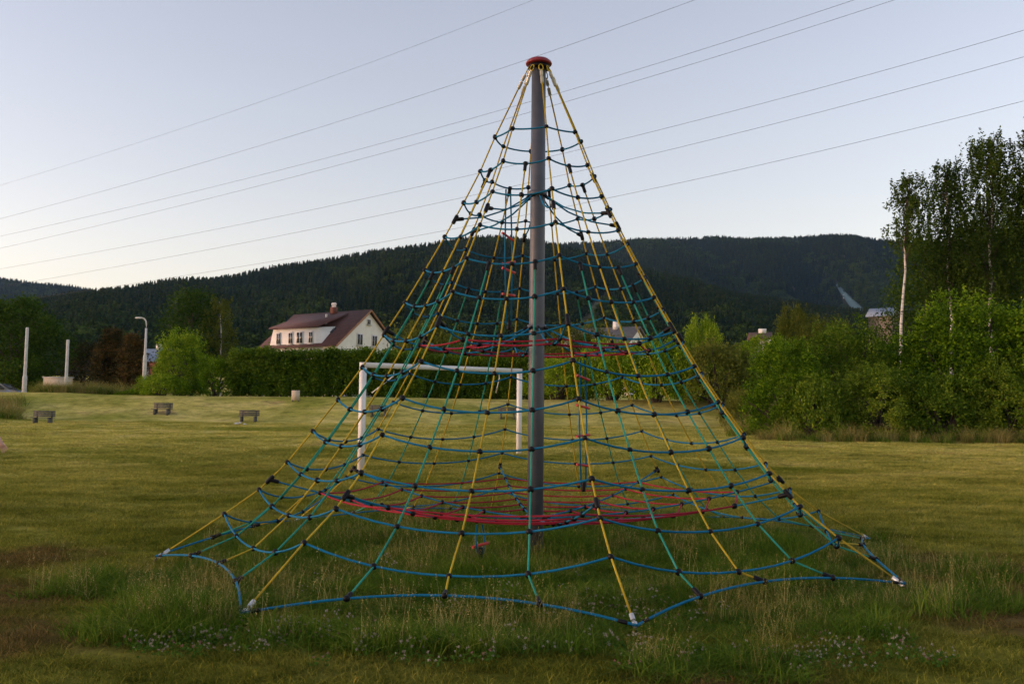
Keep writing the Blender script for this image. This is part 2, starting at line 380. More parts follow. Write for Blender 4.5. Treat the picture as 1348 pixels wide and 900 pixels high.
def decid_mesh(seed):
    r = np.random.default_rng(seed); mb = MB(); k = 26
    th = r.uniform(0, 6.28, k); zz = r.uniform(.28, .95, k); rad = .30*np.sqrt(np.clip(1-((zz-.55)/.45)**2, .03, 1))*r.uniform(.5, 1, k)
    c = np.stack([rad*np.cos(th), rad*np.sin(th), zz], -1)
    P = np.repeat(c, 34, 0) + r.normal(size=(k*34, 3))*.055
    mb.add(*leaf_quads(P, .075, r, .4, .8)); mb.tube([(0,0,-.1),(0,0,.5)], [.02,.01], 5)
    me = mb.mesh('broadleaf'); me.materials.append(M['f_decid']); return me
FAR = variants('far_tree', [spruce_mesh(1), spruce_mesh(2), spruce_mesh(3), spruce_mesh(4), decid_mesh(5), decid_mesh(6), decid_mesh(7)])

def forest(name, surf, rngpx, n, hgt, dec, label, clear=(), tmin=0.0, tmax=1.08, wide=1.0):
    u = rng.uniform(rngpx[0], rngpx[1], n*2); t = np.sqrt(rng.uniform(max(tmin,0)**2, tmax**2, n*2))
    keep = np.ones(len(u), bool)
    for (u0, t0, u1, t1, w0, w1) in clear:
        f = np.clip((t-t0)/(t1-t0), 0, 1); uc = u0+(u1-u0)*f; ww = w0+(w1-w0)*f
        keep &= ~((t > min(t0,t1)) & (t < max(t0,t1)) & (np.abs(u-uc) < ww))
    u, t = u[keep][:n], t[keep][:n]
    P = surf(u, t); m = len(u)
    patch = np.sin(u*.019+1.3)*np.sin(t*9+u*.011) + .5*np.sin(u*.05+t*17)
    isd = rng.uniform(size=m) < np.clip(dec(u, t) + .34*patch, 0, 1)
    h = hgt*rng.uniform(.62, 1.15, m)*np.where(isd, .72, 1.)
    idx = np.where(isd, rng.integers(4, 7, m), rng.integers(0, 4, m))
    wd = h*np.where(isd, 1.25, 1.)*wide*rng.uniform(.85, 1.2, m)
    scatter(name, P, np.stack([rng.normal(0,.03,m), rng.normal(0,.03,m), rng.uniform(0,6.28,m)], -1), np.stack([wd, wd, h], -1), idx, FAR, label, 'forest')

s3, r3 = hill('far_hill', [(-250,340),(-100,352),(0,365),(60,374),(125,383),(200,392),(330,402)], 1500, [3000,3000], 20, 24, 18, M['forest_floor'], seed=3)
forest('far_hill_forest', s3, r3, 9000, 24, lambda u, t: .12+0*u, 'dark blue-green wooded hill far behind the leafy tree', wide=1.3)
s2, r2 = hill('right_hill', [(520,345),(640,328),(750,320),(830,316),(880,314),(940,310),(985,315),(1060,312),(1160,315),(1300,322),(1500,345),(1800,380)], 1150, [2500,2600,2700,2600], 25, 24, 26, M['forest_floor'], seed=1)
forest('right_hill_forest', s2, r2, 34000, 24, lambda u, t: .10+.18*(t<.35), 'hazy spruce forest covering the long flat-topped hill', clear=[(1156,.22,1097,.57,14,4),(935,.93,925,.985,12,14)], tmin=.12, wide=1.25)
s1, r1 = hill('near_hill', [(-400,430),(-100,415),(40,397),(125,385),(250,375),(330,362),(400,350),(470,338),(550,325),(610,318),(660,317),(710,321),(770,336),(850,357),(950,382),(1050,404),(1150,418),(1300,432),(1500,450)], 420, [900,1050,1300,1500,1500,1300,1000,850], 16, 22, 5, M['forest_floor'], seed=0)
forest('near_hill_forest', s1, r1, 30000, 22, lambda u, t: np.clip(.85-1.9*t, .06, .8), 'dark spruce forest on the hillside behind the white house', clear=[(742,.03,800,.50,22,9),(800,.50,716,1.1,7,5)], tmin=.0, wide=1.15)
# pale cut through the forest below the mast's hill
mb = MB()
for (u0,t0,u1,t1,w0,w1) in [(742,.03,800,.50,18,7)]:
    tt = np.linspace(t0, t1, 30); uc = np.interp(tt, [t0,t1], [u0,u1]); ww = np.interp(tt, [t0,t1], [w0,w1])
    V = np.stack([s1(uc+ww*k, tt)+np.array([0,0,1.2]) for k in np.linspace(-1, 1, 5)], 1).reshape(-1,3)
    i = np.arange(29)[:,None]; j = np.arange(4)[None,:]
    mb.add(V, np.stack([i*5+j, i*5+j+1, (i+1)*5+j+1, (i+1)*5+j], -1).reshape(-1,4))
mb.build('path', M['trail'], kind='structure', smooth=True)
# ski jump on the far right hill
tt = np.linspace(.28, .55, 26); uc = np.interp(tt, [.28,.55], [1150,1100]); ww = np.interp(tt, [.28,.40,.55], [8,4.0,1.2])
sj = thing('ski_jump', 'pale blue-green ski jump slope running down the wooded hill', 'ski jump', s2(1124., .45))
off = np.array(s2(1124., .45))
mb = MB(); V = np.stack([s2(uc+ww*k, tt)+np.array([0,0,7.])-off for k in (-1,0,1)], 1).reshape(-1,3)
i = np.arange(25)[:,None]; j = np.arange(2)[None,:]
mb.add(V, np.stack([i*3+j, i*3+j+1, (i+1)*3+j+1, (i+1)*3+j], -1).reshape(-1,4)); mb.build('landing_slope', M['jump'], sj, True)
for k in (-1, 1):
    MB().tube(s2(uc+ww*k*1.05, tt)+np.array([0,0,8.])-off, .7, 5).build('side_rail', M['jump'], sj)
for q in (4, 12, 20):
    MB().tube([s2(uc[q], tt[q])-off+np.array([0,0,-3]), s2(uc[q], tt[q])-off+np.array([0,0,7.])], 2.0, 6).build('support', M['concrete'], sj)

# ------------------------------------------------------------------ rope pyramid
MX, MY, ROT = .3067, 11.842, -.6363
RR = [.553,.733,.936,1.164,1.401,1.636,1.888,2.139,2.42,2.705,2.991,3.311,3.70]
ZZ = [5.189,4.747,4.334,3.897,3.474,3.067,2.663,2.265,1.87,1.493,1.123,.799,.517]
SAG = [.015,.05,.06,.07,.085,.10,.12,.132,.144,.146,.14,.178,.22]
TOPZ, TOPR = 6.13, .125
py_ = thing('rope_pyramid', 'tall climbing pyramid of yellow, blue and green ropes on a steel mast', 'climbing net', (MX, MY, 0))
def dirv(i): a = ROT + i*math.pi/4; return np.array([math.sin(a), -math.cos(a), 0.])
ANCH = {}
for i_, (u, v) in {0:(316,812), 1:(838,828), 2:(1192,772), 3:(1150,712), 6:(385,689), 7:(205,735)}.items():
    d = ray(u, v); k = (.05-CAM_Z)/d.z; ANCH[i_] = np.array([d.x*k-MX, d.y*k-MY, .05])
for i_ in (4, 5): ANCH[i_] = dirv(i_)*4.4+np.array([0,0,.06])
prof_z = np.array([TOPZ]+ZZ); prof_r = np.array([TOPR]+RR)
def corner(i, z):
    r = np.interp(-z, -prof_z, prof_r); return dirv(i % 8)*r + np.array([0,0,z])
def face(i, k, s):
    """point of ring k on the face between corners i and i+1, s in -1..1"""
    a, b = corner(i, ZZ[k]), corner(i+1, ZZ[k]); p = a+(b-a)*(s+1)/2
    n = dirv(i)+dirv(i+1); n /= np.linalg.norm(n); q = (1-abs(s)**2.2)*SAG[k]
    return p + n*.25*q - np.array([0,0,q])
def bottom(i, s):
    a, b = ANCH[i % 8], ANCH[(i+1) % 8]; p = a+(b-a)*(s+1)/2
    n = dirv(i)+dirv(i+1); n /= np.linalg.norm(n); q = 1-abs(s)**2.0
    return p - n*.26*q + np.array([0,0,.03+.14*q])
knot_me = MB().ball((0,0,0), .033, (1,1,.8), 9, 7).mesh('knot', True); knot_me.materials.append(M['blackp'])
mb = MB().lathe([(.0,-.045),(.016,-.045),(.019,-.03),(.019,.03),(.016,.045),(0,.045)], 8); clamp_me = mb.mesh('clamp', True); clamp_me.materials.append(M['blackp'])
def place(name, me, p, parent, axis=None, scl=1.):
    o = bpy.data.objects.new(name, me); COL.objects.link(o); o.parent = parent; o.location = p; o.scale = (scl,)*3
    if axis is not None: o.rotation_euler = Vector(axis).to_track_quat('Z', 'Y').to_euler()
    return o
# mast
mast = MB().lathe([(0,-.3),(.098,-.3),(.098,2.0),(.094,4.0),(.090,6.16),(0,6.16)], 28).build('mast', M['steel'], py_, True)
MB().lathe([(0,6.14),(.13,6.15),(.165,6.16),(.168,6.175),(.158,6.195),(.125,6.222),(.06,6.238),(.02,6.24),(.018,6.255),(0,6.256)], 28).build('mast_cap', M['capred'], mast, True)
MB().lathe([(.1,6.10),(.135,6.10),(.135,6.15),(.1,6.15)], 20).build('rope_collar', M['blackp'], mast, True)
for zc in (.46, 2.80, 4.49): MB().lathe([(.097,zc-.03),(.118,zc-.03),(.118,zc+.03),(.097,zc+.03)], 20).build('floor_collar', M['steel'], mast, True)
# corner ropes
knots = []      # (world distance, parent, point, scale)
for i in range(8):
    P = [corner(i, TOPZ-.30)] + [corner(i, z) for z in ZZ] + [ANCH[i]+(corner(i, ZZ[-1])-ANCH[i])*.20]
    c = MB().tube(P, .0098, 7).build('corner_rope', M['yellow'], py_, True)
    t0, t1 = corner(i, TOPZ), corner(i, TOPZ-.30); ax = t1-t0
    mb = MB().tube([t0+ax*.40, t0+ax*.62], .022, 8).tube([t0+ax*.70, t0+ax*.99], .022, 8).tube([t0+ax*.3, t1], .008, 6)
    mb.build('top_sleeve', M['chrome'], c, True)
    e = np.cross(ax/np.linalg.norm(ax), dirv(i)); e /= np.linalg.norm(e); an = np.linspace(0, 2*math.pi, 13)[:-1]
    MB().tube([t0+ax*.2 + e*.028*math.cos(q)*1.0 + ax/np.linalg.norm(ax)*.055*math.sin(q) for q in an], .007, 6, True).build('shackle', M['yellow'], c, True)
    b0, b1 = ANCH[i], P[-1]; ax = (b1-b0)
    MB().tube([b0+ax*.22, b0+ax*.42], .024, 8).tube([b0+ax*.60, b0+ax*.98], .021, 8).tube([b0, b1], .008, 6).build('turnbuckle', M['chrome'], c, True)
    MB().tube([b0+(b1-b0)*.1, b0-(b1-b0)*.45+np.array([0,0,-.05])], .013, 6).build('ground_anchor', M['steel'], c, True)
# horizontal ring ropes with their clips
for k in range(13):
    ss = np.linspace(-1, 1, 13)[:-1]
    P = np.array([face(i, k, s) for i in range(8) for s in ss])
    o = MB().tube(P, .0108, 7, True).build('ring_rope', M['blue'], py_, True)
    for i in range(8):
        sub = [-1] + ([0] if k >= 1 else []) + ([-.5, .5] if k >= 4 else [])
        for s in sub:
            p = face(i, k, s); knots.append((math.hypot(p[0]+MX, p[1]+MY), o, p))
# sloping ropes between the corners
for i in range(8):
    for s, k0, mt in ((0, 1, 'yellow'), (-.5, 4, 'green'), (.5, 4, 'green')):
        P = [face(i, k, s) for k in range(k0, 13)] + [bottom(i, s)]
        P[0] = P[0]*.55+P[1]*.45 if False else P[0]
        o = MB().tube(P, .0096, 7).build('sloping_rope', M[mt], py_, True)
        for a, b in ((P[0], P[1]), (P[-1], P[-2])):
            d = (b-a)/np.linalg.norm(b-a); place('rope_clamp', clamp_me, a+d*.055, o, d, 1.15)
# bottom edge ropes
for i in range(8):
    ss = np.linspace(-1, 1, 17); P = np.array([bottom(i, s) for s in ss])
    o = MB().tube(P, .0115, 7).build('edge_rope', M['blue'], py_, True)
    for s in (-.93, .93):
        a, b = bottom(i, s), bottom(i, s*.97); place('end_sleeve', clamp_me, a, o, b-a, .9).data = clamp_me
    for s in (-.5, 0, .5):
        p = bottom(i, s); knots.append((math.hypot(p[0]+MX, p[1]+MY), o, p))
# inner rope floors
def floor(zf, rmax, rings, rstart, knots_per, name):
    for i in range(8):
        rr = np.linspace(rstart, rmax, 14); P = np.array([dirv(i)*r+np.array([0,0,zf(r)]) for r in rr])
        o = MB().tube(P, .0105, 6).build(name+'_radial_rope', M['blue'], py_, True)
        d = P[-2]-P[-1]; d /= np.linalg.norm(d); place('rope_clamp', clamp_me, P[-1]+d*.05, o, d, 1.3)
        q = corner(i, zf(rmax)+.05)-corner(i, zf(rmax)-.05); place('rope_clamp', clamp_me, P[-1], o, q, 1.35)
        place('shackle', clamp_me, P[0]+(P[1]-P[0])*.1, o, P[1]-P[0], 1.0)
        for r in rings: knots.append((math.hypot(dirv(i)[0]*r+MX, dirv(i)[1]*r+MY), o, dirv(i)*r+np.array([0,0,zf(r)])))
    for r in rings:
        pts = []
        for i in range(8):
            a = dirv(i)*r+np.array([0,0,zf(r)]); b = dirv(i+1)*r+np.array([0,0,zf(r)])
            for s in np.linspace(0, 1, 7)[:-1]: pts.append(a+(b-a)*s-np.array([0,0,.05*r/2.6*4*s*(1-s)])+dirv(i+.5)*.0)
        MB().tube(pts, .0105, 6, True).build(name+'_ring_rope', M['red'], py_, True)
floor(lambda r: .45+.046*r*r, 3.19, (2.6,2.23,1.87,1.5,1.15,.8), .12, 1, 'lower_floor')
floor(lambda r: float(np.interp(r, [.1,.5,.9,1.3,1.6,1.86], [2.80,2.62,2.52,2.51,2.58,2.72])), 1.86, (.85,1.15,1.45), .12, 1, 'upper_floor')
floor(lambda r: float(np.interp(r, [.1,.4,.7,1.04], [4.46,4.27,4.16,4.12])), 1.04, (), .1, 1, 'top_floor')
knots.sort(key=lambda q: q[0])
for d, par, p in knots[:300]: place('rope_knot', knot_me, p, par, rng.normal(size=3), rng.uniform(.92, 1.12))
mb = MB()
for d, par, p in knots[300:]: mb.ball(p, .031, (1,1,.85), 7, 6)
mb.build('rope_knots', M['blackp'], py_, True, kind='stuff')
# hanging ladders of blue rope with red grips
def ladder(px, py0, py1, depth, rungs):
    a = np.array(at(px, py0, depth))-np.array([MX,MY,0]); b = np.array(at(px+1, py1, depth))-np.array([MX,MY,0])
    o = None; mb = MB()
    for s in (-1, 1): mb.tube([a+np.array([s*.03,0,0]), (a+b)/2+np.array([s*.05,.02*s,0]), b+np.array([s*.03,0,0])], .011, 6)
    o = mb.build('rope_ladder', M['blue'], py_, True)
    for v, tl in rungs:
        c = np.array(at(px+.5, v, depth))-np.array([MX,MY,0])
        MB().tube([c+np.array([-.085,-.03,tl]), c+np.array([-.05,0,tl*.7]), c+np.array([.05,0,-tl*.7]), c+np.array([.085,.03,-tl])], [.020,.016,.016,.020], 8).build('grip', M['redgrip'], o, True)
    place('end_weight', clamp_me, b, o, (0,0,1), 1.5)
ladder(669, 249, 428, 12.7, [(312,.05),(346,-.02),(356,.03),(388,.01)])
ladder(767, 474, 640, 12.6, [(497,.03),(535,.02),(573,-.01),(612,.01)])
ladder(631.5, 690, 728, 10.9, [(717,-.02)])

# ------------------------------------------------------------------ goal
gl = at(475, 619, 22.5); gr_ = at(683, 597, 28.9)
gl.z = float(H(gl.x, gl.y)); gr_.z = float(H(gr_.x, gr_.y))
g = thing('football_goal', 'white football goal without a net standing behind the rope pyramid', 'goal', gl)
L0 = np.zeros(3); L1 = np.array(gr_-gl); ht = 2.44
ud = L1/np.linalg.norm(L1); bk = np.array([-ud[1], ud[0], 0]); bk = bk if bk[1] > 0 else -bk
rzg = math.atan2(ud[1], ud[0])
for p, hh in ((L0, at(475,483.5,22.5).z-gl.z), (L1, at(683,490.5,28.9).z-gl.z)):
    MB().box((p[0], p[1], (p[2]-.25+hh)/2), (.12,.12,hh-p[2]+.25), rzg).build('post', M['white'], g)
za, zb = at(475,483.5,22.5).z-gl.z, at(683,490.5,28.9).z-gl.z
cb = np.array([L1[0], L1[1], zb])-np.array([0,0,za]); cl = np.linalg.norm(cb)
MB().box(np.array([0,0,za+.062])+cb/2, (cl+.124,.121,.12), 0, Matrix(((ud[0],-ud[1],0),(ud[1],ud[0],0),((zb-za)/cl,0,1)))).build('crossbar', M['white'], g)
for f in (.16,.84):
    p = L0+(L1-L0)*f; p[2] = za-.12+(zb-za)*f
    MB().tube([p+np.array([0,0,.08]), p-np.array([0,0,.06]), p+bk*.35-ud*.40*(1 if f<.5 else -1)-np.array([0,0,.48])], .016, 6).build('net_stay', M['white'], g)

# ------------------------------------------------------------------ benches on the bank
def bench(u, v, label, rz):
    p = ground_px(u, v)
    b = thing('park_bench', label, 'bench', p, rz, 'benches on the grass bank'); b.scale = (.78,.78,.72)
    for s in (-1, 1):
        MB().box((s*.45, .0, .12), (.12,.5,.5)).box((s*.45,.26,.48), (.08,.07,.62)).build('leg', M['dkconcrete'], b)
    for k in range(3): MB().box((0, -.2+.17*k, .395), (1.35,.14,.045)).build('seat_slat', M['slat'], b)
    for k in range(3): MB().box((0, .205, .52+.14*k), (1.35,.035,.11)).build('back_slat', M['slat'], b)
    return b
bench(56, 557, 'dark bench at the foot of the bank near the two white posts', .06)
bench(213, 545, 'bench high on the bank below the large rounded bushes', -.05)
bench(327, 555, 'bench on the bank with pale stones lying beside it', .03)
bench(498, 548, 'dark brown bench seen inside the left side of the goal frame', 0)
bench(668, 551, 'bench low on the bank beside the right post of the goal', .02)
def stone_mesh(seed, s):
    r = np.random.default_rng(seed); mb = MB(); mb.ball((0,0,0), s, (1,1,.5), 8, 6)
    mb.V[0] = mb.V[0]*(1+r.normal(0,.10,(len(mb.V[0]),1))); return mb.mesh('stone', False)
for k, (u, v) in enumerate(((311,558),(316,557),(322,558.5))):
    p = ground_px(u, v); o = obj('stone', stone_mesh(k, .15-.02*k), M['concrete'], None, ['largest pale stone lying in front of a bench on the bank', 'middle pale stone of three before a bench', 'smallest pale stone lying nearest under a bench'][k], 'stone', 'pale stones by the bench', loc=p)
p = ground_px(389, 528.5)
b = thing('sign_board', 'small beige upright board standing before the trimmed hedge', 'board', p)
MB().box((0,0,.36), (.46,.06,.56)).build('panel', M['beige'], b)
for s in (-.17,.17): MB().box((s,.035,.15), (.05,.05,.5)).build('leg', M['slat'], b)

# ------------------------------------------------------------------ poles, lamp, car
for (u, v0, y, lab) in ((36, 431, 70, 'taller pale concrete post beside the parked car'), (89.5, 447, 72, 'shorter pale concrete post in front of the beige wall')):
    t = at(u, v0, y); z0 = float(H(t.x, y))
    c = thing('concrete_post', lab, 'post', (t.x, y, z0), 0, 'pale concrete posts by the road')
    hh = t.z-z0
    MB().lathe([(0,-.3),(.16,-.3),(.16,hh*.36),(.115,hh*.38),(0,hh*.38)], 14).build('base_sleeve', M['concrete'], c, True)
    MB().lathe([(.115,hh*.36),(.105,hh-.02),(.09,hh),(0,hh)], 14).build('shaft', M['concrete'], c, True)
t = at(192.5, 432, 76); z0 = float(H(t.x, 76)); hh = t.z-z0
c = thing('street_lamp', 'tall white street lamp with a curved arm by the brown conifer', 'street lamp', (t.x, 76, z0))
MB().lathe([(0,-.3),(.17,-.3),(.15,hh*.62),(.10,hh*.65),(.085,hh),(0,hh)], 12).build('pole', M['concrete'], c, True)
MB().tube([(0,0,hh-.02),(0,0,hh+.35),(-.05,0,hh+.6),(-.2,0,hh+.78),(-.4,0,hh+.84)], .055, 8).build('arm', M['concrete'], c, True)
hd = MB().lathe([(0,-.06),(.10,-.05),(.13,0),(.09,.06),(0,.07)], 10).build('lamp_head', M['white'], c, True)
hd.location = (-.62,0,hh+.83); hd.scale = (2.4,1.1,1)

def make_car(u, v, y):
    p = at(u, v, y); p.z = float(H(p.x, p.y))
    c = thing('parked_car', 'grey car parked beyond the dry grass beside a concrete post', 'car', p, 0)
    prof = [(-2.1,.35),(-2.15,.62),(-2.05,.82),(-1.75,.92),(-1.35,.98),(-.75,1.42),(.55,1.46),(1.25,1.02),(1.95,.88),(2.12,.62),(2.1,.35)]
    n = len(prof); W = .84
    V = [(x, s*(W if z < 1.0 else W-.16), z) for s in (-1,1) for x, z in prof]
    bm = bmesh.new(); vv = [bm.verts.new(q) for q in V]
    bm.faces.new(vv[:n][::-1]); bm.faces.new(vv[n:])
    for k in range(n): bm.faces.new((vv[k], vv[(k+1)%n], vv[n+(k+1)%n], vv[n+k]))
    bmesh.ops.recalc_face_normals(bm, faces=bm.faces); bmesh.ops.bevel(bm, geom=list(bm.edges), offset=.04, segments=2, affect='EDGES')
    me = bpy.data.meshes.new('body'); bm.to_mesh(me); bm.free(); obj('body', me, M['car'], c)
    for s in (-1, 1):
        for x0, x1, x2, x3 in ((-1.15,-.75,-.2,-.2),(-.12,-.12,.5,1.0)):
            mb = MB(); V = [(x0,s*(W-.03),1.02),(x3,s*(W-.03),1.02),(x2,s*(W-.145),1.38),(x1,s*(W-.145),1.38)]
            V2 = [(a,b+s*.012,cc) for a,b,cc in V]; mb.add(V+V2, [[0,1,2,3],[4,5,6,7],[0,1,5,4],[1,2,6,5],[2,3,7,6],[3,0,4,7]]); mb.build('side_window', M['glass'], c)
        for x in (-1.3,1.3):
            wv = MB().lathe([(.2,-.1),(.31,-.1),(.33,-.05),(.33,.05),(.31,.1),(.2,.1)], 18).build('wheel', M['tyre'], c, True); wv.location = (x, s*.78, .32); wv.rotation_euler = (math.pi/2,0,0)
            MB().lathe([(0,-.06),(.2,-.08),(.2,.08),(0,.06)], 14).build('rim', M['chrome'], wv, True)
        MB().box((2.1,s*.6,.68), (.06,.34,.14)).build('headlight', M['chrome'], c); MB().box((-2.12,s*.6,.72), (.06,.3,.14)).build('tail_light', M['redgrip'], c)
    MB().add([(1.22,-.66,1.06),(1.22,.66,1.06),(.62,.6,1.44),(.62,-.6,1.44),(1.25,-.66,1.07),(1.25,.66,1.07),(.65,.6,1.45),(.65,-.6,1.45)], [[0,1,2,3],[4,5,6,7],[0,1,5,4],[1,2,6,5],[2,3,7,6],[3,0,4,7]]).build('windscreen', M['glass'], c)
make_car(-4, 520, 74)
# low garden wall and a yellow wheelie lid glimpsed behind the dry grass
p = at(76, 512, 78); z0 = float(H(p.x, 78))
c = thing('garden_wall', 'low beige wall showing between the two concrete posts', 'wall', (p.x, 78, z0))
MB().box((0,0,.95), (2.3,.25,1.9)).build('wall_panel', M['beige'], c); MB().box((0,0,1.94), (2.45,.36,.08)).build('coping', M['concrete'], c)

# ------------------------------------------------------------------ houses
def house(name, label, near, y, rz, Ln, W, eave, ridge, wall, roof, over=.35):
    z0 = float(H(near.x, y)); h = thing(name, label, 'house', (near.x, y, z0), rz)
    # local: near corner at origin, long side along -x, gable along +y
    E, Rz = eave-z0, ridge-z0
    mb = MB(); V = [(0,0,-.5),(0,W,-.5),(0,W,E),(0,W/2,Rz-.12),(0,0,E),(-Ln,0,-.5),(-Ln,W,-.5),(-Ln,W,E),(-Ln,W/2,Rz-.12),(-Ln,0,E)]
    mb.add(V, [[0,5,9,4],[1,2,7,6],[0,1,6,5]], [[4,2,3],[7,9,8],[0,1,2],[0,2,4],[5,7,6],[5,9,7]]); mb.build('wall', wall, h)
    sl = (Rz-E)/(W/2); rf = MB()
    for s in (0, 1):
        ye = -over if s == 0 else W+over; ze = E-sl*over
        V = [(over,ye,ze),(over,W/2,Rz),(-Ln-over,W/2,Rz),(-Ln-over,ye,ze)]; V += [(a,b,cc+.16) for a,b,cc in V]
        rf.add(V, [[0,1,2,3],[4,5,6,7],[0,1,5,4],[1,2,6,5],[2,3,7,6],[3,0,4,7]])
    r = rf.build('roof', roof, h)
    return h, r, E, Rz, sl
def win(parent, c, w_, h_, side):
    """window in the gable wall (side='g', faces +x) or the long wall (side='l', faces -y)"""
    f = MB(); x, y, z = c
    if side == 'g':
        f.box((x+.03,y,z), (.08,w_,h_)); o = f.build('window', M['white'], parent); MB().box((x+.06,y-w_*.23,z), (.05,w_*.36,h_*.82)).build('pane', M['glass'], o); MB().box((x+.06,y+w_*.23,z), (.05,w_*.36,h_*.82)).build('pane', M['glass'], o)
        MB().box((x+.1,y,z-h_/2-.05), (.22,w_+.2,.06)).build('sill', M['concrete'], o)
    else:
        f.box((x,y-.03,z), (w_,.08,h_)); o = f.build('window', M['white'], parent); MB().box((x-w_*.23,y-.06,z), (w_*.36,.05,h_*.82)).build('pane', M['glass'], o); MB().box((x+w_*.23,y-.06,z), (w_*.36,.05,h_*.82)).build('pane', M['glass'], o)
        MB().box((x,y-.1,z-h_/2-.05), (w_+.2,.22,.06)).build('sill', M['concrete'], o)
HY = 95.
near = at(443, 452, HY); rzh = math.radians(-33)
eave, ridge = near.z, at(479.5, 408, HY+3).z
Ln, W = 10.6, 9.4
h, roof, E_, R_, sl_ = house('white_house', 'white two-storey house with a red-brown roof and a long dormer', near, HY, rzh, Ln, W, eave, ridge, M['render_w'], M['tile'])
for s in (0, 1):   # orange barge boards on the gable
    ye = -.36 if s == 0 else W+.36
    MB().tube([(.37,ye,E_-sl_*.36+.02),(.37,W/2,R_+.02)], .11, 4).build('barge_board', M['barge'], roof)
# long dormer: wall flush with the front, low-pitched roof
dx0, dx1 = -Ln+1.6, -2.4; dh = E_+1.75
ym = (dh-E_)/sl_ + .02
mb = MB(); V = [(dx0-.7,-.06,E_-.9),(dx1+.7,-.06,E_-.9),(dx1,-.06,dh),(dx0,-.06,dh),(dx0-.7,W*.3,E_-.9),(dx1+.7,W*.3,E_-.9),(dx1,W*.3,dh+.3),(dx0,W*.3,dh+.3)]
mb.add(V, [[0,1,2,3],[1,5,6,2],[4,0,3,7],[3,2,6,7]]); dm = mb.build('dormer', M['render_g'], h)
V = [(dx0-.3,-.4,dh+.02),(dx1+.3,-.4,dh+.02),(dx1+.1,W*.44,R_-.25),(dx0-.1,W*.44,R_-.25)]; V += [(a,b,c_+.14) for a,b,c_ in V]
MB().add(V, [[0,1,2,3],[4,5,6,7],[0,1,5,4],[1,2,6,5],[2,3,7,6],[3,0,4,7]]).build('dormer_roof', M['tile'], dm)
for f in (.13,.40,.60,.84): win(dm, (dx0+(dx1-dx0)*f, -.07, E_+.75), .62 if f != .6 else .95, 1.3, 'l')
for yy in (W*.36, W*.60): win(h, (0, yy, E_+.65), .85, 1.25, 'g')
win(h, (0, W*.5, R_-1.15), .5, .55, 'g')
for xx in (-1.4,-4.6,-7.6): win(h, (xx, 0, E_-2.4), 1.1, 1.3, 'l')
ch = MB().box((-4.6,W*.46,R_+.2), (.6,.5,.8)).build('chimney', M['brick'], roof)
for s in (-.2,.2): MB().lathe([(.13,0),(.13,.3),(.19,.34),(.12,.5),(0,.52)], 10, (-4.6+s*.7,W*.46,R_+.58)).build('chimney_pot', M['white'], ch, True)
MB().lathe([(.11,-.6),(.11,1.0),(.16,1.05),(0,1.1)], 10, (-4.2,W*.30,E_+sl_*W*.30+.1)).build('flue_pipe', M['white'], roof, True)
MB().box((-2.3,W*.18,E_+sl_*W*.18+.2), (.7,.8,.1), 0, Matrix.Rotation(math.atan(sl_), 3, 'X')).build('skylight', M['glass'], roof)
# house with grey roof behind the right side of the net
near = at(826, 450, 120)
h2, roof2, E2, R2, s2_ = house('grey_roofed_house', 'pale cottage with a grey-brown roof behind the bushes right of the mast', near, 120, math.radians(-30), 9, 7, near.z, at(838,431,123).z, M['render_w'], M['greyroof'])
win(h2, (0,3.5,E2+.3), .8, 1, 'g'); win(h2, (-3,0,E2-1.4), 1, 1.2, 'l')
MB().box((-3,3.2,R2+.3), (.6,.6,1.1)).build('chimney', M['white'], roof2)
# brick house with pale blue roof behind the street lamp
near = at(208, 474, 105)
h3, roof3, E3, R3_, s3_ = house('brick_house', 'red brick house with a pale blue roof behind the street lamp', near, 105, math.radians(-12), 5, 5, near.z, at(204,461,108).z, M['brick'], M['blueroof'])
win(h3, (-1.6,0,E3-1.3), 1, 1.2, 'l'); win(h3, (0,2.5,E3-1.2), .9, 1.1, 'g')
MB().box((-1.5,2.5,R3_+.3), (.5,.5,.8)).build('chimney', M['white'], roof3)
# red roof with white chimney between the bushes, and grey roofs by the ski jump
near = at(1012, 446, 150)
h4, roof4, E4, R4, s4_ = house('red_roofed_house', 'house showing only its red roof and white chimney above the bushes', near, 150, math.radians(-20), 3, 5, near.z, at(1004,438,152).z, M['render_w'], M['tile'])
MB().box((-1.2,2.5,R4+.3), (1.2,.7,.8)).build('chimney', M['white'], roof4)
near = at(1174, 414, 150)
h5, roof5, E5, R5, s5_ = house('grey_blue_roofed_house', 'house with a blue-grey roof half hidden behind the white birch trunk', near, 150, math.radians(-35), 3.6, 4, near.z, at(1160,406,152).z, M['greyroof'], M['blueroof'])
win(h5, (0,4.5,E5-1.2), 1, 1.2, 'g')

# ------------------------------------------------------------------ overhead lines
LINES = [((0,244),(280,155.5),(705,-1)), ((0,288),(560,123.5),(915,0)), ((0,311),(560,173),(1125,0)), ((0,327),(560,186.5),(1178,0)),
         ((0,354),(578,240),(1348,40)), ((45,370),(540,275),(1348,75)), ((130,380),(540,312),(1348,133))]
for k, pts in enumerate(LINES):
    cf = np.polyfit([p[0] for p in pts], [p[1] for p in pts], 2)
    P = []
    for u in np.linspace(-160, 1560, 60):
        dd = 1/np.interp(u, [-400,1800], [1/300., 1/72.])*(1+.012*k); P.append(np.array(at(u, float(np.polyval(cf, u)), dd)))
    o = MB().tube(P, .021 if k else .015, 5).build('power_line', M['wire'], None, True)
    tag(o, ['topmost and faintest of the seven overhead cables', 'second highest overhead cable, passing behind the mast cap', 'upper cable of the close pair crossing the mast', 'lower cable of the close pair crossing the mast', 'third overhead cable up from the lowest one', 'second lowest of the seven overhead cables', 'lowest overhead cable, meeting the wooded ridge'][k], 'cable', 'overhead cables')

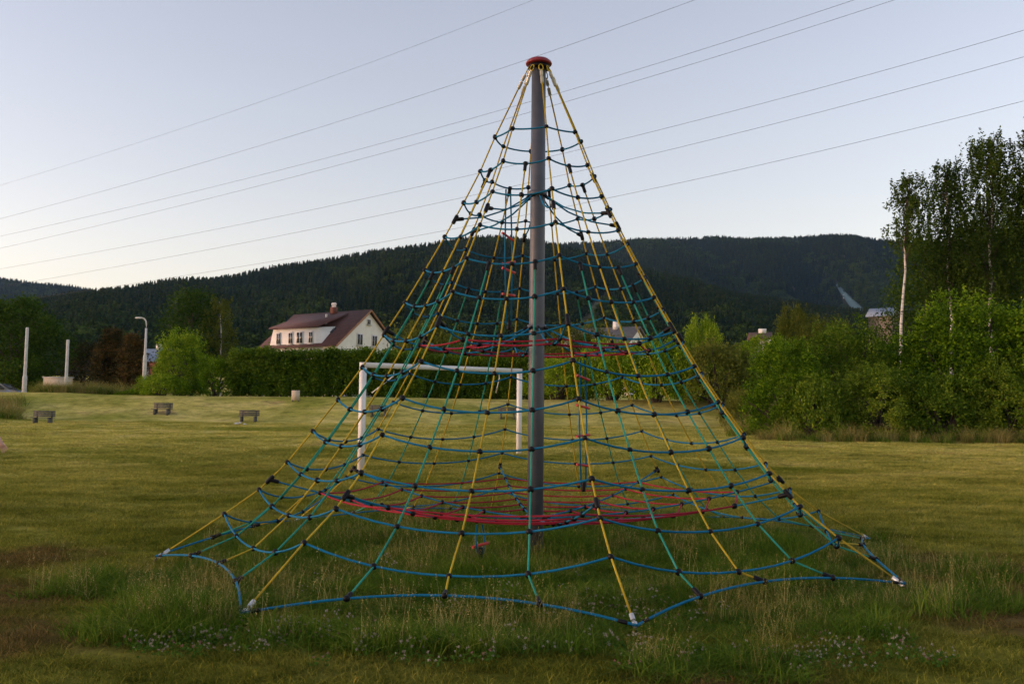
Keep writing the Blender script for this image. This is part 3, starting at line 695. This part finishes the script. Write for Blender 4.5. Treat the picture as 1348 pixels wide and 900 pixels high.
# ------------------------------------------------------------------ plants
def clump_points(cent, per, spread, r):
    n = len(cent)*per; P = np.repeat(cent, per, 0); return P + r.normal(size=(n,3))*np.asarray(spread)
def bush_parts(seed, Rx, Ry, Hh, nclump, per, leaf, shoots=40):
    r = np.random.default_rng(seed)
    n = nclump; th = r.uniform(0, 2*math.pi, n); v = r.uniform(0, 1, n)**.75; rad = r.uniform(.5, 1.0, n)**.5
    lob = 1+.16*np.sin(3*th+seed)+.12*np.sin(5*th+2*seed)
    zz = Hh*(.06+.86*v); prof = np.sqrt(np.clip(1-(np.clip(v-.25,0,1)/.80)**2, .04, 1))
    top = 1+.14*np.sin(th*2+seed)+.08*np.sin(th*5)
    c = np.stack([Rx*rad*lob*prof*np.cos(th), Ry*rad*lob*prof*np.sin(th), zz*top], -1)
    sp = .072
    P = clump_points(c, per, (sp, sp, sp*.8), r)
    # leafy upright shoots at the top
    k = shoots; th = r.uniform(0, 6.28, k); rr = r.uniform(0, .85, k)**.7
    b = np.stack([Rx*rr*np.cos(th), Ry*rr*np.sin(th), Hh*(.70+.2*(1-rr**2))], -1); ln = Hh*r.uniform(.10,.24,k)
    tt = np.tile(np.linspace(0,1,26), k); bb = np.repeat(b, 26, 0); dd = np.repeat(np.stack([np.cos(th)*.25, np.sin(th)*.25, np.ones(k)], -1)*ln[:,None], 26, 0)
    P2 = bb+dd*tt[:,None]+r.normal(size=bb.shape)*(.07*(1-tt*.7))[:,None]
    P = np.concatenate([P, P2]); P = P[P[:,2] > .05]
    out = P*np.array([1/Rx,1/Ry,0]); out /= np.linalg.norm(out, axis=1)[:,None]+.3
    V, Q = leaf_quads(P, leaf, r, .5, .5, out*.5)
    fm = MB().add(V, Q).mesh('foliage')
    st = MB()
    for k in range(11):
        a = r.uniform(0, 6.28); e = c[r.integers(len(c))]
        st.tube([(.12*math.cos(a),.12*math.sin(a),-.2), (e[0]*.4,e[1]*.4,e[2]*.5), e], [.05,.035,.012], 5)
    return fm, st.mesh('stem')
BUSH = [bush_parts(s, 1.0, .95, hq, nq, 52, .058, sq) for s, hq, nq, sq in ((11,2.3,420,70),(12,2.0,400,70),(13,2.5,430,70),(14,2.1,400,70),(15,1.1,300,40),(16,1.2,300,40),(17,.9,280,36),(18,1.3,300,40))]
BH = [2.3,2.0,2.5,2.1,1.1,1.2,.9,1.3]
def bush(p, rx, hh, var, mat, label, group=None, name='leafy_bush', stemmat='bark'):
    t = thing(name, label, 'bush', p, rng.uniform(0,6.28), group)
    fm, sm = BUSH[var]
    if not (fm.materials and fm.materials[0] == mat): fm = fm.copy(); fm.materials.clear(); fm.materials.append(mat)
    f = obj('foliage', fm, mat, t); f.scale = (rx, rx, hh/BH[var])
    s = obj('stem', sm, M[stemmat], t); s.scale = (rx, rx, hh/BH[var]); return t
FM = {}
def bush_px(u, y, top, wpx, var, mat, label, group=None, base=None):
    """u = centre px, y = distance, top = px of its top, wpx = its width in px"""
    p = at(u, top, y); z0 = float(H(p.x, y)); rx = wpx/2/F_PX*y
    hh = (p.z-z0)*.93; rx *= .93; var = min(range(8), key=lambda q: abs(BH[q]-hh/rx)+.35*((q*7+int(u)) % 4))
    key = (mat.name, var)
    if key not in FM: FM[key] = BUSH[var][0].copy(); FM[key].materials.clear(); FM[key].materials.append(mat)
    sv = BUSH[var]; BUSH[var] = (FM[key], sv[1]); t = bush((p.x, y, z0-.05), rx, hh, var, mat, label, group); BUSH[var] = sv; return t
GB = 'bushes along the right edge of the field'
for k, (u, y, top, w_, lab) in enumerate([
    (1035, 41.5, 446, 120, 'bush nearest the net on the right edge of the field'),
    (1112, 43, 422, 130, 'broad pale-topped bush below the white birch trunk'),
    (1195, 42.5, 440, 110, 'dense bush filling the gap before the tall bush'),
    (1278, 41.5, 384, 175, 'tallest bush of the row in front of the birch trees'),
    (1368, 41, 395, 150, 'dark tall bush at the end of the row under the birches'),
    (1150, 40.5, 478, 120, 'low dark bush in front of the tall row'),
    (1240, 40.2, 490, 130, 'low spreading bush in front of the tallest bush'),
    (1070, 40.6, 495, 110, 'low dark bush with dry grass at its foot'),
    (1325, 39.6, 470, 120, 'low leafy bush with straw-coloured grass before it')]):
    bush_px(u, y, top, w_, k % 4, M['f_hedge'] if 'low ' in lab else M['f_bush'], lab, GB)
GC = 'bushes behind the net right of the mast'
for k, (u, y, top, w_, lab) in enumerate([
    (985, 50, 512, 75, 'low pale bush at the corner of the field beside the net'),
    (945, 55, 450, 120, 'yellow-green bush right of the cottage with the grey-brown roof'),
    (1006, 57, 441, 100, 'bush in front of the house with the white chimney'),
    (866, 56, 447, 110, 'bush showing below the grey-brown roofed cottage'),
    (806, 57, 449, 110, 'dark bush behind the mast and the upper rope floor'),
    (735, 58, 468, 100, 'dark bush directly behind the mast'),
    (925, 75, 417, 60, 'small rounded tree-like bush above the others behind the net'),
    (1045, 66, 402, 62, 'tall dark shrub rising above the pale bushes'),
    (1090, 62, 415, 90, 'pale green shrub beneath the ski jump'),
    (560, 75, 425, 130, 'pale leafy thicket between the white house and the mast'),
    (760, 85, 425, 120, 'light green thicket below the pale forest cut')]):
    m_ = M['f_pale'] if ('pale' in lab or 'yellow' in lab or 'light' in lab) else M['f_bush']
    bush_px(u, y, top, w_, 0, m_, lab, GC)
GL = 'rounded bushes at the left end of the hedge'
for k, (u, y, top, w_, lab) in enumerate([
    (240, 60, 434, 78, 'tall rounded bush right of the street lamp'),
    (285, 59, 470, 66, 'lower bush between the tall bush and the hedge'),
    (215, 57.5, 492, 80, 'low dark bush spreading at the top of the bank'),
    (178, 58, 512, 60, 'creeping dark bush at the foot of the street lamp'),
    (16, 84, 492, 70, 'clipped green bush behind the parked car'),
    (55, 83, 497, 36, 'small blue-green bush between the concrete posts')]):
    bush_px(u, y, top, w_, k % 4, M['f_bush'], lab, GL)
# the trimmed hedge
def hedge(u0, u1, y, top, depth, label):
    a, b = at(u0, 500, y), at(u1, 500, y); Lh = b.x-a.x; cx = (a.x+b.x)/2; z0 = float(H(cx, y)); hh = at((u0+u1)/2, top, y).z-z0
    t = thing('hedge', label, 'hedge', (cx, y, z0)); r = np.random.default_rng(int(u0))
    n = int(Lh*230); c = np.stack([r.uniform(-Lh/2, Lh/2, n), r.uniform(-1,1,n)*depth/2, r.uniform(.02,1,n)**.8*hh], -1)
    c[:,2] *= (.90+.09*np.sin(c[:,0]*1.1)+.06*np.sin(c[:,0]*2.9+1)+.04*np.sin(c[:,0]*6.1)); c[:,1] *= 1.0-.25*(c[:,2]/hh)
    P = clump_points(c, 40, (.13,.13,.12), r)
    m = n//2; bx = r.uniform(-Lh/2, Lh/2, m); bt = np.tile(np.linspace(0,1,10), m)
    b_ = np.stack([np.repeat(bx,10), np.repeat(r.uniform(-.5,.5,m)*depth,10), hh*.86+bt*np.repeat(r.uniform(.15,.55,m),10)], -1)+r.normal(size=(m*10,3))*.05
    P = np.concatenate([P, b_]); P = P[P[:,2] > .03]
    V, Q = leaf_quads(P, .135, r, .4, .6); MB().add(V, Q).build('foliage', M['f_hedge'], t)
    st = MB()
    for q in range(int(Lh*1.2)):
        x = r.uniform(-Lh/2, Lh/2); st.tube([(x,0,-.2),(x+r.normal()*.1,r.normal()*.2,hh*.5),(x+r.normal()*.25,r.normal()*.3,hh*.85)], [.05,.035,.01], 5)
    st.build('stem', M['bark'], t)
hedge(305, 560, 59, 462, 2.0, 'long trimmed hedge in front of the white house')
hedge(545, 720, 60, 470, 2.0, 'dark hedge running behind the goal to the mast')

def tree(name, label, u, y, top, wpx, crown0, seed, mat, bark, cat='tree', leaf=.2, nclump=150, per=60, droop=0., spread=1., base_z=None, lean=0., group=None, skew=0.):
    """broadleaf tree: tapered trunk with limbs, crown of leaf clumps"""
    r = np.random.default_rng(seed); p = at(u, top, y); z0 = float(H(p.x, y)); Ht = p.z-z0; Rc = wpx/2/F_PX*y
    t = thing(name, label, cat, (p.x-lean*Ht, y, z0), 0, group)
    k = 9; zz = np.linspace(-.3, Ht*.93, k); wob = np.cumsum(r.normal(0, .012*Ht, (k,2)), 0)*np.linspace(0,1,k)[:,None]
    tp = np.stack([wob[:,0]+lean*zz, wob[:,1], zz], -1); tr = (.0075*Ht if droop else .018*Ht)*(1-.9*np.linspace(0,1,k))+.015
    mb = MB().tube(tp, tr, 9)
    def trunk(z): return np.array([np.interp(z, zz, tp[:,0]), np.interp(z, zz, tp[:,1]), z])
    n = nclump; v = r.uniform(0, 1, n); zc = Ht*(crown0+(1-crown0)*v*.97); th = r.uniform(0, 6.28, n)
    pr = np.sqrt(np.clip(1-((v-.42)/.62)**2, .03, 1)); pr = np.where(v > .42, np.clip(pr, .10, 1), pr)
    rad = Rc*pr*r.uniform(.25, 1.0, n)**.6*(1+.2*np.sin(th*3+seed+v*7))
    c = np.stack([np.interp(zc, zz, tp[:,0])+rad*np.cos(th)+skew*Rc*v, np.interp(zc, zz, tp[:,1])+rad*np.sin(th), zc], -1)
    lb = MB()
    for q in range(0, n, max(1, n//34)):
        e = c[q]; s = trunk(max(Ht*crown0*.75, e[2]-.75*np.hypot(e[0],e[1])-.04*Ht)); m_ = (s+e)/2+np.array([0,0,.03*Ht])
        lb.tube([s, m_, e], np.array([.0055, .0038, .0012])*Ht*(.5 if droop else 1), 5)
    mb.build('trunk', bark, t, True); lb.build('limbs', M['bark'], t, True)
    sp = .062*Ht*.8*spread
    if droop:
        cc = np.repeat(c, 3, 0)+r.normal(size=(3*n,3))*np.array([.5,.5,.25])*sp; m = len(cc); ln = droop*Ht*r.uniform(.35, 1.2, m); kk = per//3
        tt = np.tile(np.linspace(0, 1, kk), m)
        P = np.repeat(cc, kk, 0)+np.stack([0*tt,0*tt,-tt*np.repeat(ln,kk)], -1)+r.normal(size=(m*kk,3))*.07
    else: P = clump_points(c, per, (sp,sp,sp*.7), r)
    V, Q = leaf_quads(P, leaf, r, -.3 if droop else .4, .55); MB().add(V, Q).build('crown', mat, t)
    return t
GBI = 'birch trees behind the bushes'
tree('birch_tree', 'slender birch with a bare white trunk standing apart from the others', 1177, 58, 228, 40, .68, 31, M['f_birch'], M['birch'], droop=.05, leaf=.16, nclump=80, per=66, lean=-.012, group=GBI)
tree('birch_tree', 'birch with drooping twigs next to the slender white-trunked one', 1245, 62, 208, 62, .46, 32, M['f_birch'], M['birch'], droop=.07, leaf=.17, nclump=230, per=72, group=GBI)
tree('birch_tree', 'tall birch with a broad open crown and a leaning trunk', 1300, 60, 168, 80, .40, 33, M['f_birch'], M['birch'], droop=.06, leaf=.17, nclump=330, per=72, lean=.01, group=GBI)
tree('birch_tree', 'dark dense birch at the end of the row', 1352, 58, 150, 76, .45, 34, M['f_birch'], M['birch'], droop=.05, leaf=.17, nclump=300, per=72, group=GBI)
tree('leafy_tree', 'dark leafy tree filling the space behind the slender birch', 1215, 70, 312, 110, .12, 35, M['f_dark'], M['bark'], nclump=260, per=100, group='dark trees behind the birches')
tree('leafy_tree', 'dark broad tree behind the drooping birch', 1290, 72, 290, 140, .12, 36, M['f_dark'], M['bark'], nclump=300, per=100, group='dark trees behind the birches')
tree('leafy_tree', 'dark tree closing the row beneath the tallest birch', 1370, 70, 270, 140, .1, 37, M['f_dark'], M['bark'], nclump=300, per=100, group='dark trees behind the birches')
tree('leafy_tree', 'large dark green broadleaf tree behind the taller concrete post', 22, 84, 390, 125, .08, 41, M['f_dark'], M['bark'], leaf=.26, nclump=260, per=70)
tree('leafy_tree', 'rounded green tree left of the white house', 255, 92, 380, 78, .10, 42, M['f_dark'], M['bark'], leaf=.24, nclump=190, per=60)
tree('birch_tree', 'pale yellow-green birch left of the white house', 295, 90, 387, 40, .15, 43, M['f_pale'], M['birch'], droop=.06, leaf=.2, nclump=110, per=50)
tree('leafy_tree', 'dull olive tree between the brown conifer and the concrete post', 112, 96, 452, 60, .05, 44, M['f_brown'], M['bark'], leaf=.24, nclump=130, per=50)
# brown spruce beside the lamp: whorls of drooping boughs
def conifer(label, u, y, top, wpx, mat, seed):
    r = np.random.default_rng(seed); p = at(u, top, y); z0 = float(H(p.x, y)); Ht = p.z-z0; Rc = wpx/2/F_PX*y
    t = thing('spruce_tree', label, 'tree', (p.x, y, z0)); mb = MB().tube([(0,0,-.3),(0,0,Ht*.5),(0,0,Ht*.97)], [.2,.12,.03], 8); P = []
    for k in range(15):
        f = .08+.86*k/15
        for a in r.uniform(0, 6.28, 9):
            ln = Rc*(1-f**2.2)*r.uniform(.65, 1.1)+.15; s = np.linspace(.15,1,9)
            B = np.stack([ln*s*math.cos(a), ln*s*math.sin(a), Ht*f-ln*.30*s+ln*.18*s**3], -1); mb.tube(B[::4], [.035,.02,.008], 4)
            P.append(np.repeat(B, 22, 0)+r.normal(size=(198,3))*np.array([.2,.2,.13]))
    mb.build('trunk', M['bark'], t); V, Q = leaf_quads(np.concatenate(P), .21, r, -.4, .35); MB().add(V, Q).build('crown', mat, t)
conifer('brown-tinged spruce with drooping boughs beside the street lamp', 150, 82, 424, 62, M['f_brown'], 51)
conifer('rusty brown conifer half hidden by the street lamp pole', 176, 80, 432, 44, M['f_brown'], 52)

# ------------------------------------------------------------------ grass
def tuft(seed, n, rad, h, wdt, lean, mat, heads=False):
    r = np.random.default_rng(seed); mb = MB()
    a = r.uniform(0, 6.28, n); q = rad*np.sqrt(r.uniform(0,1,n)); b = np.stack([q*np.cos(a), q*np.sin(a), 0*a-.01], -1)
    d = r.normal(size=(n,2))*lean; hh = h*r.uniform(.45, 1.15, n); ww = wdt*r.uniform(.7,1.3,n)
    fa = r.uniform(0, 6.28, n); wx = np.stack([np.cos(fa), np.sin(fa), 0*fa], -1)*ww[:,None]/2
    rows = []
    for t, k in ((0,1.),(.5,.75),(1,.08)):
        c = b+np.stack([d[:,0]*hh*t*t, d[:,1]*hh*t*t, hh*t*(1-.18*t*np.hypot(d[:,0],d[:,1]))], -1); rows += [c-wx*k, c+wx*k]
    V = np.stack(rows, 1).reshape(-1,3); i6 = np.arange(n)[:,None]*6
    mb.add(V, np.concatenate([i6+np.array([[0,1,3,2]]), i6+np.array([[2,3,5,4]])]))
    if heads:
        tip = b+np.stack([d[:,0]*hh, d[:,1]*hh, hh*(1-.18*np.hypot(d[:,0],d[:,1]))], -1)
        Pq = np.repeat(tip, 5, 0)+np.stack([r.normal(0,.004,5*n), r.normal(0,.004,5*n), -np.tile(np.linspace(0,.07,5),n)], -1)
        mb.add(*leaf_quads(Pq, .018, r, 1.2, .35))
    me = mb.mesh('tuft'); me.materials.append(mat); return me
def field_pts(n, y0, y1, pw=1.0, xr=.60):
    y = np.sqrt(rng.uniform(y0*y0, y1*y1, n)) if pw == 1 else y0+(y1-y0)*rng.uniform(0,1,n)**pw
    x = rng.uniform(-1,1,n)*(xr*y+.6); return x, y
def put(name, x, y, s, hs, nvar, coll, label, cat, dz=0.):
    n = len(x); P = np.stack([x, y, H(x, y)+dz], -1)
    scatter(name, P, np.stack([0*x, 0*x, rng.uniform(0,6.28,n)], -1), np.stack([s, s, hs], -1), rng.integers(0, nvar, n), coll, label, cat)
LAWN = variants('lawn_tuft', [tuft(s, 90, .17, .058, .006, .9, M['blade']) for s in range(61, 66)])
x, y = field_pts(15000, 4.6, 24); s = rng.uniform(.8, 1.35, len(x))
put('mown_grass', x, y, s, s*rng.uniform(.6,1.3,len(x)), 5, LAWN, 'short mown olive and straw-coloured grass of the playing field', 'grass')
x, y = field_pts(14000, 22, 50, 1.4); s = rng.uniform(1.5, 2.4, len(x))
put('far_mown_grass', x, y, s, s*.55, 5, LAWN, 'short dry grass of the playing field towards the bank', 'grass')
# tall unmown grass within and around the net
def oct_r(x, y):
    dx_, dy_ = x-MX, y-MY; return np.hypot(dx_, dy_)
def blobs(cs, n):
    k = rng.integers(0, len(cs), n); c = np.array(cs)[k]; return c[:,0]+np.clip(rng.normal(size=n),-1.5,1.5)*c[:,2]*.8, c[:,1]+np.clip(rng.normal(size=n),-1.5,1.5)*c[:,3]*.8
wild = [(-2.7,7.5,.40,.3),(-3.9,9.4,.4,.5),(1.4,6.6,.4,.3),(2.3,7.9,.6,.35),(3.4,8.8,.45,.4),(4.3,9.1,.35,.4),(4.4,11.6,.35,.7),(-2.7,8.5,.4,.5),(-1.0,7.3,.7,.35),(.1,7.3,.5,.3),(4.9,10.5,.3,.4),(4.2,13.0,.6,.5)]
TALL = variants('tall_tuft', [tuft(s, 46, .13, .24, .0065, .55, M['tall']) for s in range(71, 76)])
STRAW = variants('straw_tuft', [tuft(s, 16, .12, .36, .0035, .35, M['straw'], True) for s in range(81, 85)])
x = rng.uniform(-4.8, 5.4, 7000); y = rng.uniform(7.0, 16.6, 7000); ok = oct_r(x, y) < 4.35+.25*np.sin(np.arctan2(y-MY, x-MX)*7)
x, y = x[ok], y[ok]; xb, yb = blobs(wild, 1100); x = np.concatenate([x, xb]); y = np.concatenate([y, yb])
gr_n = .5+.5*np.sin(x*2.1+np.sin(y*1.7)*1.3)*np.sin(y*1.6+1)
gr_n = gr_n*np.where((oct_r(x, y) > 3.5) & (oct_r(x, y) < 4.7), .25, 1.0)
s = rng.uniform(.7, 1.25, len(x)); wl = (np.arange(len(x)) >= len(x)-1100) & (oct_r(x, y) > 4.75)
put('tall_grass', x, y, s*np.where(wl, 1.2, 1.), s*np.where(wl, 1.35, 1.)*(.28+.66*gr_n)*rng.uniform(.7,1.2,len(x)), 5, TALL, 'unmown green grass growing under and around the rope pyramid', 'grass')
x = rng.uniform(-4.4, 5.0, 2600); y = rng.uniform(7.3, 16.2, 2600); ok = (oct_r(x, y) < 4.3) & (rng.uniform(size=2600) < .05+.42*.75*(np.sin(x*1.3+2)*np.sin(y*1.9) > .1)); x, y = x[ok], y[ok]
xb, yb = blobs(wild, 120); x = np.concatenate([x, xb]); y = np.concatenate([y, yb]); s = rng.uniform(.7, 1.2, len(x))
put('straw_grass', x, y, s, s*rng.uniform(.6,1.2,len(x)), 4, STRAW, 'dry straw-coloured seed stalks standing among the unmown grass', 'grass')
# clover
def clover(seed, mat, n=5):
    r = np.random.default_rng(seed); fl = MB(); lf = MB()
    for k in range(n):
        a, q = r.uniform(0,6.28), .10*math.sqrt(r.uniform()); h_ = r.uniform(.06,.16); b = np.array([q*math.cos(a), q*math.sin(a), 0]); t_ = b+np.array([r.normal()*.015, r.normal()*.015, h_])
        lf.tube([b, t_], .0015, 4)
        fl.add(*leaf_quads(t_+r.normal(size=(26,3))*.0055, .012, r, .6, .5))
    nl = 22; a = r.uniform(0,6.28,nl); q = .14*np.sqrt(r.uniform(0,1,nl)); C = np.stack([q*np.cos(a), q*np.sin(a), r.uniform(.02,.08,nl)], -1)
    V, Q = leaf_quads(np.repeat(C,3,0)+r.normal(size=(66,3))*.007, .024, r, .1, .9); lf.add(V, Q)
    V1 = np.concatenate(fl.V); nq = len(np.concatenate(fl.Q)); fl.add(np.concatenate(lf.V), np.concatenate(lf.Q), np.concatenate(lf.T) if lf.T else None)
    me = fl.mesh('clover'); me.materials.append(mat); me.materials.append(M['clover_leaf'])
    mi = np.ones(len(me.polygons), np.int32); mi[:nq] = 0; me.polygons.foreach_set('material_index', mi); return me
CLV = variants('clover', [clover(91, M['clover_white']), clover(92, M['clover_white'], 4), clover(93, M['clover_pink'], 3), clover(94, M['clover_white'], 6)])
cs = [(-1.6,7.3,.5,.3),(-.4,6.9,.8,.35),(1.6,6.7,.7,.35),(2.6,7.2,.5,.4),(.2,8.6,.8,.6),(-2.2,7.1,.4,.3),(1.3,8.6,.5,.5),(-.2,10,1.4,.8)]
x, y = blobs(cs, 230); s = rng.uniform(.5, .9, len(x)); put('clover_flowers', x, y, s, s, 4, CLV, 'small white and pink clover heads dotted through the grass', 'flowers')
# dry tall grass on the bank, round the lamp and under the right-hand bushes
DRY = variants('dry_tuft', [tuft(s, 60, .28, .75, .014, .30, M['straw'], True) for s in range(101, 104)] + [tuft(s, 60, .28, .6, .016, .4, M['tall']) for s in range(104, 106)])
px_ = np.concatenate([rng.uniform(95,190,260), rng.uniform(48,100,90), rng.uniform(-60,30,90)]); yy = np.concatenate([rng.uniform(57.5,63,260), rng.uniform(57,60,90), rng.uniform(49,54,90)])
x = np.array([at(u, 520, v).x for u, v in zip(px_, yy)]); s = rng.uniform(.9, 1.5, len(x)); put('dry_bank_grass', x, yy, s, s*rng.uniform(.35,1.0,len(x)), 5, DRY, 'tall dry grass growing along the top of the bank by the posts', 'grass')
px_ = np.concatenate([rng.uniform(1000,1400,170), rng.uniform(1270,1380,80), rng.uniform(960,1010,60)]); yy = np.concatenate([rng.uniform(37.2,40.5,170), rng.uniform(37.2,38.6,80), rng.uniform(40,48,60)])
x = np.array([at(u, 560, v).x for u, v in zip(px_, yy)]); s = rng.uniform(.7, 1.2, len(x)); put('dry_edge_grass', x, yy, s, s*rng.uniform(.3,1.0,len(x)), 5, DRY, 'rough half-dry grass at the foot of the right-hand bushes', 'grass')

# ------------------------------------------------------------------ person at the left edge (arm reaching into view)
pd = 15.0; hx = at(9, 596, pd); gz = float(H(hx.x-.55, pd))
pr = thing('person', 'person in dark clothing with one bare arm held out from the side', 'person', (hx.x-.60, pd, gz))
hand = np.array(hx)-np.array([hx.x-.60, pd, gz]); wr = np.array(at(1, 582, pd))-np.array([hx.x-.60, pd, gz])
def skin(name, verts, edges, rad, mat, parent, root=0, sub=2):
    me = bpy.data.meshes.new(name); me.from_pydata([tuple(v) for v in verts], edges, []); o = obj(name, me, mat, parent)
    md = o.modifiers.new('skin', 'SKIN'); md.use_smooth_shade = True
    for k, r in enumerate(rad): me.skin_vertices[0].data[k].radius = (r, r); me.skin_vertices[0].data[k].use_root = (k == root)
    sb = o.modifiers.new('sub', 'SUBSURF'); sb.levels = sub; sb.render_levels = sub; return o
sh = np.array([.20,0,1.43]); el = (sh+wr)/2+np.array([.03,.03,-.03]); k0 = wr; dh_ = (hand-wr)/np.linalg.norm(hand-wr); pv = np.cross(dh_, [0,1,0])
V = [(0,0,.98),(0,0,1.2),(0,0,1.42),(0,0,1.53),(0,-.01,1.64),(0,-.01,1.76),tuple(sh),tuple(el),tuple(wr),tuple(wr+dh_*.07),
     (-.20,0,1.43),(-.25,.02,1.15),(-.24,-.04,.90),(-.24,-.05,.80),
     (.10,0,.92),(.11,-.02,.52),(.11,.02,.10),(.12,-.12,.04),(-.10,0,.92),(-.11,-.02,.52),(-.11,.02,.10),(-.12,-.12,.04)]
Ed = [(0,1),(1,2),(2,3),(3,4),(4,5),(2,6),(6,7),(7,8),(8,9),(2,10),(10,11),(11,12),(12,13),(0,14),(14,15),(15,16),(16,17),(0,18),(18,19),(19,20),(20,21)]
rad = [.15,.135,.15,.055,.095,.085,.06,.042,.030,.034,.06,.042,.032,.03,.09,.065,.045,.04,.09,.065,.045,.04]
fb = len(V)
for q, (off_, ln) in enumerate(((-.036,.070),(-.013,.084),(.011,.080),(.034,.062))):
    b0 = wr+dh_*.085+pv*off_; fd = dh_+pv*off_*6; V += [tuple(b0), tuple(b0+fd*ln*.5+np.array([0,-.008,0])), tuple(b0+fd*ln+np.array([0,-.02,-.008]))]
    i_ = fb+3*q; Ed += [(9,i_),(i_,i_+1),(i_+1,i_+2)]; rad += [.0105,.0095,.008]
i_ = len(V); V += [tuple(wr+dh_*.045-pv*.045), tuple(wr+dh_*.085-pv*.062+np.array([0,-.01,0]))]; Ed += [(8,i_),(i_,i_+1)]; rad += [.012,.010]
body = skin('body', V, Ed, rad, M['skin'], pr)
MB().lathe([(.17,.86),(.185,.98),(.165,1.15),(.185,1.30),(.19,1.42),(.13,1.50),(.07,1.53)], 18).build('shirt', M['cloth'], pr, True)
for s in (-1, 1): MB().tube([(s*.10,0,.95),(s*.11,-.02,.52),(s*.11,.02,.12)], [.115,.09,.07], 12).build('trouser_leg', M['cloth'], pr, True)
MB().ball((0,.015,1.76), .115, (1,1,1.05), 14, 9).build('hair', M['hairm'], pr, True)

# ------------------------------------------------------------------ haze
m, n, l = new_mat('haze'); pv_ = n.new('ShaderNodeVolumePrincipled'); pv_.inputs['Color'].default_value = (.38,.62,1.0,1); pv_.inputs['Density'].default_value = .00004; pv_.inputs['Anisotropy'].default_value = .2
o_ = n.new('ShaderNodeOutputMaterial'); l.new(pv_.outputs[0], o_.inputs['Volume'])
if True:
    MB().box((0, 2600, 350), (9600, 6800, 704)).build('haze', m, None, label='thin blue evening haze over the valley and hills', cat='haze', kind='stuff')
